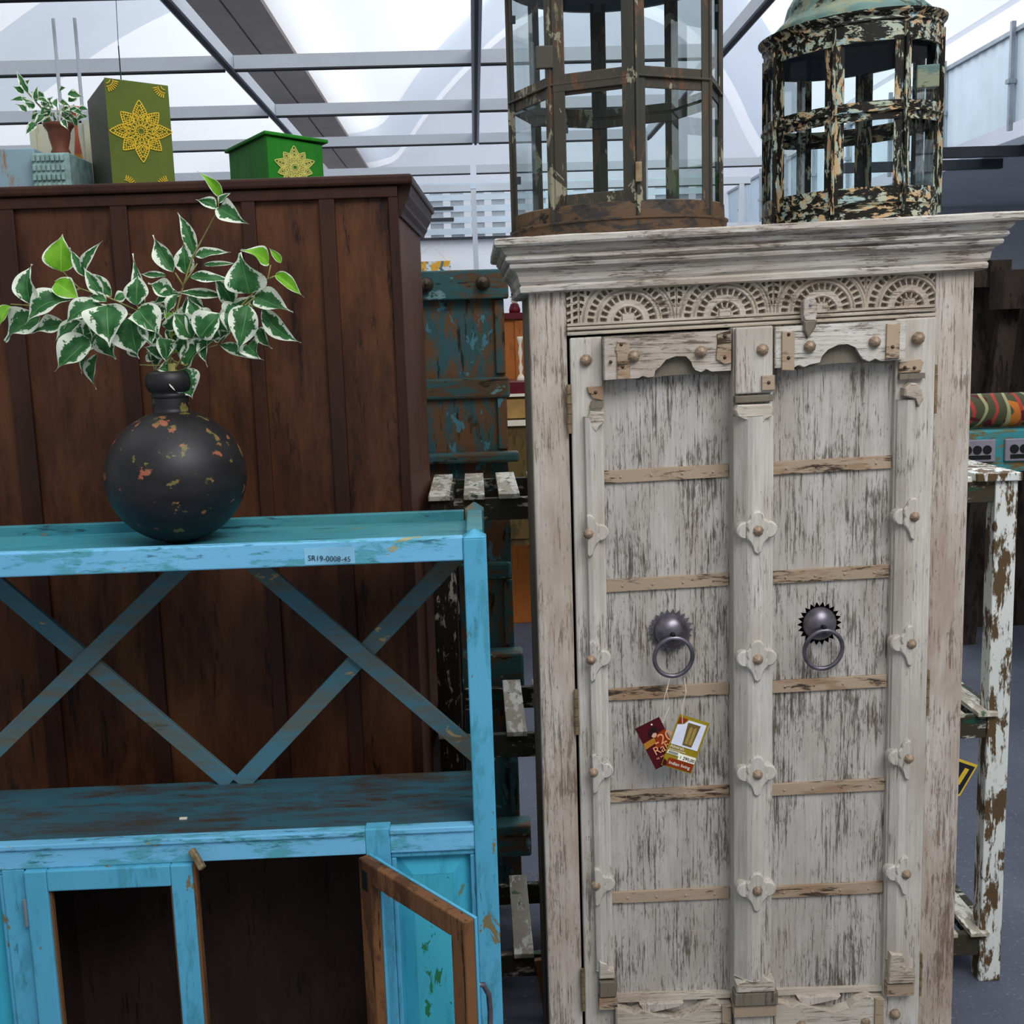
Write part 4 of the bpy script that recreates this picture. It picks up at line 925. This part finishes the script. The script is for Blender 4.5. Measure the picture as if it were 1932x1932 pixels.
ring_pull(rd, .655, 1.170)
lower(rd, .562, .790)
CB().box(.474, .562, 2.092, 2.120, .402, .432).build('foot_block', M['ww_side'], rd, bevel=.003)
CB().box(.474, .560, 2.097, 2.120, .376, .400).build('foot_plate', M['strap'], rd, bevel=.001)
CB().box(.478, .556, 2.106, 2.120, .13, .376).build('foot_board', M['ww_v'], rd, bevel=.002)
CB().prism([(.478, .434), (.556, .434), (.556, .452), (.540, .462), (.530, .474), (.502, .474), (.494, .460), (.478, .452)], 2.090, 2.120, .003).build('foot_scroll', M['ww_carved'], rd)
CB().prism([(.792, .424), (.848, .424), (.848, .446), (.82, .452), (.812, .462), (.826, .476), (.82, .488), (.796, .49)], 2.112, 2.138, .003).build('foot_scroll', M['ww_carved'], rd)
CB().box(.792, .848, 2.118, 2.138, .394, .420).build('foot_plate', M['strap'], rd, bevel=.001)
stud(rd, .815, 2.132, .345, .0115)
# hinges and latch
for x in (.1735, .8685):
    for z0 in (1.569, .974, .378):
        b = CB()
        for k in range(5): b.tube([(x, 2.146-.004, z0+k*.0186+.0006), (x, 2.146-.004, z0+k*.0186+.018)], .0048 if k % 2 else .0042, 10)
        b.build('butt_hinge', M['hinge'], cb)
l = CB().prism(circle(.622, 1.786, .0125, 12, 0, math.pi)+[(.609, 1.766), (.612, 1.7555), (.632, 1.7555), (.635, 1.766)], 2.118, 2.138, .002).build('turn_latch', M['ww_h'], cb)
CB().prism([(.606, 1.756), (.632, 1.756), (.629, 1.744), (.614, 1.7235), (.607, 1.738)], 2.104, 2.118, .003).build('latch_tongue', M['ww_side'], l)
CB().ball((.6225, 2.116, 1.785), .003, 8).build('latch_screw', M['steel'], l)

# ---------------- price tags hanging on the left ring
def card(nm, lab, ctr, wd, hh, rotdeg, y, colr):
    a = math.radians(rotdeg); ux = Vector((math.cos(a), 0, math.sin(a))); uz = Vector((-math.sin(a), 0, math.cos(a)))
    c = Vector((ctr[0], y, ctr[1])); t = thing(nm, lab, 'price tag', tuple(c))
    def pt(u, v, d=0): return c + ux*(u*wd/2) + uz*(v*hh/2) + Vector((0, -d, 0))
    def patch(name, pts, m, d, parent=t):
        b = MB(); k = len(pts); b.v = [tuple(pt(u, v, d)) for u, v in pts] + [tuple(pt(u, v, d-.0008)) for u, v in pts]
        b.f = [tuple(range(k)), tuple(reversed(range(k, 2*k)))] + [(i, (i+1) % k, k+(i+1) % k, k+i) for i in range(k)]
        return b.build(name, m, parent)
    patch('card', [(-1, -1), (1, -1), (1, 1), (-1, 1)], colr, 0)
    return t, pt, patch, ux, uz
maroon = plain('maroon_print', '#4b1219', .35, 0, .15, 60); rust = plain('rust_print', '#8c3212', .35, 0, .15, 60); olive_g = plain('olive_gold_print', '#96801c', .35, 0, .1, 60)
tg, pt, patch, ux, uz = card('maroon_discount_tag', 'maroon paper discount tag half hidden behind the gold price tag', (.3265, .9585), .052, .093, 25, 2.104, maroon)
patch('rust_print', [(-.3, -.15), (1, -.35), (1, .45), (.1, .35)], rust, .0012)
patch('ochre_stripe', [(-1, -.02), (-.95, .25), (0, .3), (-.1, .05)], plain('ochre_print', '#b0762a', .4), .0014)
patch('face_print', [(.05+.22*math.cos(i*math.pi/6), .42+.13*math.sin(i*math.pi/6)) for i in range(12)], plain('skin_print', '#d8a88c', .4), .0016)
patch('dark_hair_print', [(-.30, .38), (-.12, .42), (.05, .50), (.28, .46), (.45, .52), (.42, .70), (.1, .74), (-.22, .64)], plain('hair_print', '#251515', .4), .002)
patch('eyelet', [(.25+.07*math.cos(i*math.pi/5), .86+.04*math.sin(i*math.pi/5)) for i in range(10)], M['cream'], .002)
peach = plain('peach_letters', '#f0a070', .4)
text('percent_lettering', '-20', .030, peach, tg, pt(-.20, -.10, .0022), ux, uz)
text('rabat_lettering', 'Rabat', .0235, peach, tg, pt(-.55, -.42, .0022), ux, uz)
text('small_lettering', 'na wszystko', .007, peach, tg, pt(-.60, -.62, .0022), ux, uz)
tg2, pt, patch, ux, uz = card('gold_price_tag', 'gold and white price tag with cabinet picture, lying over the maroon one', (.380, .956), .062, .108, -20, 2.100, olive_g)
patch('white_window', [(-.90, -.12), (.86, -.12), (.86, .88), (-.3, .88), (-.5, .70), (-.90, .62)], plain('white_print', '#dfe2f0', .4), .0012)
patch('red_corner', [(-.92, .92), (-.38, .90), (-.55, .72), (-.92, .66)], rust, .0014)
pc = patch('cabinet_picture', [(-.18, -.05), (.42, -.05), (.52, .80), (-.30, .80)], plain('picture_brown', '#6f5a32', .4), .0018)
patch('cabinet_picture_doors', [(-.10, .02), (.10, .02), (.10, .62), (.02, .70), (-.10, .62)], plain('picture_tan', '#a08848', .4), .0022, pc)
patch('cabinet_picture_doors', [(.16, .02), (.36, .02), (.36, .62), (.28, .70), (.16, .62)], bpy.data.materials['picture_tan'], .0022, pc)
white = plain('white_letters', '#f3eedd', .4)
patch('barcode_field', [(-.92, -.50), (-.15, -.50), (-.15, -.36), (-.92, -.36)], white, .0012)
for k in range(9): patch('barcode_bar', [(-.84+k*.07, -.48), (-.80+k*.07, -.48), (-.80+k*.07, -.38), (-.84+k*.07, -.38)], M['ink'], .0016)
patch('price_field', [(-.15, -.62), (.95, -.62), (.95, -.38), (-.15, -.38)], white, .0014)
patch('red_band', [(-.70, -.94), (.94, -.94), (.94, -.64), (-.70, -.64)], rust, .0014)
patch('dark_corner', [(-.96, -.96), (-.72, -.96), (-.72, -.80), (-.96, -.72)], maroon, .0014)
text('name_lettering', 'Almirah', .009, white, tg2, pt(-.90, -.245, .0022), ux, uz)
text('material_lettering', 'drewno malowane', .0045, white, tg2, pt(-.90, -.325, .0022), ux, uz)
text('price_lettering', '1 290,00', .0088, M['ink'], tg2, pt(-.08, -.56, .0022), ux, uz)
text('shop_lettering', 'Indian living', .0092, white, tg2, pt(-.62, -.85, .0024), ux, uz)
MB().tube([(.352, 2.108, 1.086), (.346, 2.106, 1.06), (.352, 2.112, 1.03), (.337, 2.102, 1.00)], .0007, 5).tube([(.352, 2.108, 1.086), (.341, 2.104, 1.05), (.336, 2.102, 1.0)], .0007, 5).build('cord', M['twine'], tg)
MB().tube([(.381, 2.108, 1.086), (.383, 2.102, 1.06), (.374, 2.100, 1.03), (.3745, 2.098, .998)], .0008, 5).build('cord', M['twine'], tg2)

# ================================================================== LANTERNS
def ringband(b, c, r, z0, z1, th=.002, seg=64): b.lathe([(r, z0), (r, z1), (r-th, z1), (r-th, z0), (r, z0)], c, seg); return b
# --- large octagonal lantern
cx, cy = .296, 2.335; Rr = .209
t = thing('large_glass_lantern', 'large eight sided glass lantern of rusty olive tin on the left of the cabinet top', 'lantern', (cx, cy, 1.928))
def ck(p):  # lantern stands on the crooked top
    return (p[0], p[1], p[2] + (p[0]-.52)*.022)
b = MB(ck); b.lathe([(0, 1.935), (Rr-.004, 1.935), (Rr+.004, 1.936), (Rr+.005, 1.955), (Rr+.008, 1.957), (Rr+.008, 1.960), (Rr+.001, 1.962), (Rr, 1.988), (Rr-.004, 1.990), (Rr-.01, 1.986), (Rr-.01, 1.94)], (cx, cy, 0), 72)
b.build('base_band', M['lant_band'], t)
b = MB(ck); b.lathe([(Rr+.006, 2.425), (Rr+.006, 2.50), (Rr+.02, 2.505), (Rr+.02, 2.512), (Rr-.004, 2.515), (Rr-.004, 2.425), (Rr+.006, 2.425)], (cx, cy, 0), 72)
b.build('top_band', M['inner_tin'], t)
b = MB(ck); b.lathe([(Rr, 2.515), (Rr*.9, 2.58), (Rr*.6, 2.64), (.05, 2.68), (.03, 2.72), (0, 2.72)], (cx, cy, 0), 48); b.build('domed_roof', M['lant_brown'], t, smooth=True)
off = math.radians(3)
def V8(k, r=Rr, o=off, c=(cx, cy)): a = -math.pi/2 + o + k*math.pi/4; return Vector((c[0]+r*math.cos(a), c[1]+r*math.sin(a), 0))
Zb, Zm, Zt2 = 1.965, 2.207, 2.44
def rail8(t, z, w, h, R0, V, m, name='middle_rail', inner=.0):
    b = MB(ck)
    for k in range(8):
        p, q = V(k, R0), V(k+1, R0); b.bar((p.x, p.y, z), (q.x, q.y, z), w, h, (0, 0, 1))
    return b.build(name, m, t, bevel=.001)
rail8(t, Zm+.009, .004, .016, Rr-.003, V8, M['lant_brown']); rail8(t, Zm-.012, .004, .018, Rr-.003, V8, M['lant_brown'])
rail8(t, Zm-.001, .010, .004, Rr+.001, V8, M['lant_brown'], 'rail_rib')
for k in range(8):
    p = V8(k, Rr-.001); d = (p-Vector((cx, cy, 0))).normalized(); s = Vector((-d.y, d.x, 0))
    b = MB(ck)
    for sg in (-1, 1):
        q = p + s*sg*.0085 - d*.002
        b.bar((q.x, q.y, Zb-.02), (q.x, q.y, Zt2), .016, .003, tuple(d + s*sg*.4))
    q = p + d*.003; b.bar((q.x, q.y, Zb-.02), (q.x, q.y, Zt2), .006, .007, tuple(d))
    b.build('corner_post', M['lant_brown'], t, bevel=.001)
    p0, p1 = V8(k, Rr-.006), V8(k+1, Rr-.006)
    for za, zc in ((Zb, Zm-.004), (Zm+.002, Zt2)):
        b = MB(ck); b.v = [(p0.x, p0.y, za), (p1.x, p1.y, za), (p1.x, p1.y, zc), (p0.x, p0.y, zc)]; b.f = [(0, 1, 2, 3)]
        b.build('glass_pane', M['glass'], t)
# door frame in the front left side
p0, p1 = V8(7, Rr+.003), V8(8, Rr+.003); e = (p1-p0).normalized()
b = MB(ck)
for f in (.11, .90):
    q = p0 + (p1-p0)*f; b.bar((q.x, q.y, 1.985), (q.x, q.y, 2.44), .022, .004, (e.y, -e.x, 0))
q0, q1 = p0 + (p1-p0)*.04, p0 + (p1-p0)*.96
b.bar((q0.x, q0.y, 1.997), (q1.x, q1.y, 1.997), .004, .024, (0, 0, 1)); b.bar((q0.x, q0.y, 2.207), (q1.x, q1.y, 2.207), .005, .03, (0, 0, 1))
d_ = b.build('lantern_door', M['lant_brown'], t, bevel=.001)
q = p0 + e*.0 ; MB(ck).box(q.x-.024, q.x+.008, q.y-.006, q.y+.004, 2.235, 2.275).build('door_latch', M['lant_brown'], d_, bevel=.002)
q = p1; MB(ck).box(q.x-.006, q.x+.006, q.y-.008, q.y-.001, 2.02, 2.055).build('door_hinge', M['hinge'], d_, bevel=.001)
for k in (6, 8, 1):
    pass
for k, f, z in ((6, .12, 2.05), (6, .1, 2.35), (1, .93, 2.06), (1, .93, 2.36), (7, .16, 2.12)):
    p = V8(k, Rr-.003) + (V8(k+1, Rr-.003)-V8(k, Rr-.003))*f; MB(ck).box(p.x-.006, p.x+.004, p.y-.003, p.y+.003, z, z+.014).build('glass_clip', M['slot'], t)
# --- smaller black and cream lantern
cx2, cy2 = .760, 2.33; R2 = .166
def ck2(p):
    z = p[2]; k = .022 + .05*max(0, (z-1.95)/.35); return (p[0], p[1], z + .0045 + (p[0]-cx2)*k)
t = thing('flaking_black_lantern', 'round lantern, flaking cream and teal paint over black, right on the cabinet top', 'lantern', (cx2, cy2, 1.94))
def V82(k, r=R2): a = -math.pi/2 + math.radians(17) + k*math.pi/4; return Vector((cx2+r*math.cos(a), cy2+r*math.sin(a), 0))
b = MB(ck2); b.lathe([(0, 1.934), (R2-.002, 1.934), (R2+.002, 1.936), (R2+.002, 1.962), (R2+.006, 1.966), (R2, 1.968), (R2, 1.997), (R2-.004, 1.997), (R2-.004, 1.94)], (cx2, cy2, 0), 64); b.build('base_band', M['chip_h'], t)
b = MB(ck2); b.lathe([(R2+.002, 2.255), (R2+.002, 2.288), (R2+.005, 2.291), (R2+.004, 2.296), (R2+.012, 2.305), (R2+.013, 2.309), (R2+.0, 2.311), (R2-.004, 2.31), (R2-.004, 2.255), (R2+.002, 2.255)], (cx2, cy2, 0), 64); b.build('top_band', M['chip_h'], t)
b = MB(ck2); b.lathe([(R2-.002, 2.256), (R2-.006, 2.256), (R2-.006, 2.30), (0, 2.30)], (cx2, cy2, 0), 64); b.build('dark_lining', M['inner_tin'], t)
b = MB(ck2)
def dome(u, v):
    a = u*2*math.pi; P = [(.150, 2.311), (.146, 2.325), (.125, 2.345), (.118, 2.37), (.10, 2.40), (.05, 2.44), (.0, 2.45)]
    f = v*(len(P)-1); i = min(int(f), len(P)-2); g_ = f-i; r = P[i][0]*(1-g_)+P[i+1][0]*g_; z = P[i][1]*(1-g_)+P[i+1][1]*g_
    r *= 1 + .035*abs(math.sin(a*8)); return (cx2+r*math.cos(a), cy2+r*math.sin(a), z)
b.quad_grid(dome, 96, 18, True); b.build('fluted_dome', M['dome_green'], t, smooth=True)
b = MB(ck2)
for z0, z1, rr_ in ((2.134, 2.150, R2+.001), (2.116, 2.130, R2+.001)): ringband(b, (cx2, cy2, 0), rr_, z0, z1, .003)
b.lathe([(R2, 2.130), (R2+.007, 2.131), (R2+.007, 2.134), (R2, 2.135)], (cx2, cy2, 0), 64)
b.build('middle_ring', M['chip_h'], t)
for k in range(8):
    p = V82(k); d = (p-Vector((cx2, cy2, 0))).normalized(); s = Vector((-d.y, d.x, 0)); b = MB(ck2)
    for sg in (-1, 1):
        q = p + s*sg*.009 - d*.002; b.bar((q.x, q.y, 1.95), (q.x, q.y, 2.28), .018, .003, tuple(d + s*sg*.35))
    q = p + d*.005; b.bar((q.x, q.y, 1.95), (q.x, q.y, 2.285), .006, .008, tuple(d))
    b.build('upright', M['chip_v'], t, bevel=.001)
    p0, p1 = V82(k, R2-.008), V82(k+1, R2-.008)
    for za, zc in ((1.99, 2.117), (2.149, 2.26)):
        b = MB(ck2); b.v = [(p0.x, p0.y, za), (p1.x, p1.y, za), (p1.x, p1.y, zc), (p0.x, p0.y, zc)]; b.f = [(0, 1, 2, 3)]; b.build('glass_pane', M['glass'], t)
b = MB(ck2); b.box(.916, .934, 2.305, 2.345, 1.965, 2.275); dd = b.build('open_door_edge', M['chip_v'], t, bevel=.002)
MB(ck2).box(.828, .870, 2.160, 2.167, 2.165, 2.205).build('door_clasp', M['dome_green'], t, bevel=.002)
p0, p1 = V82(7), V82(8)
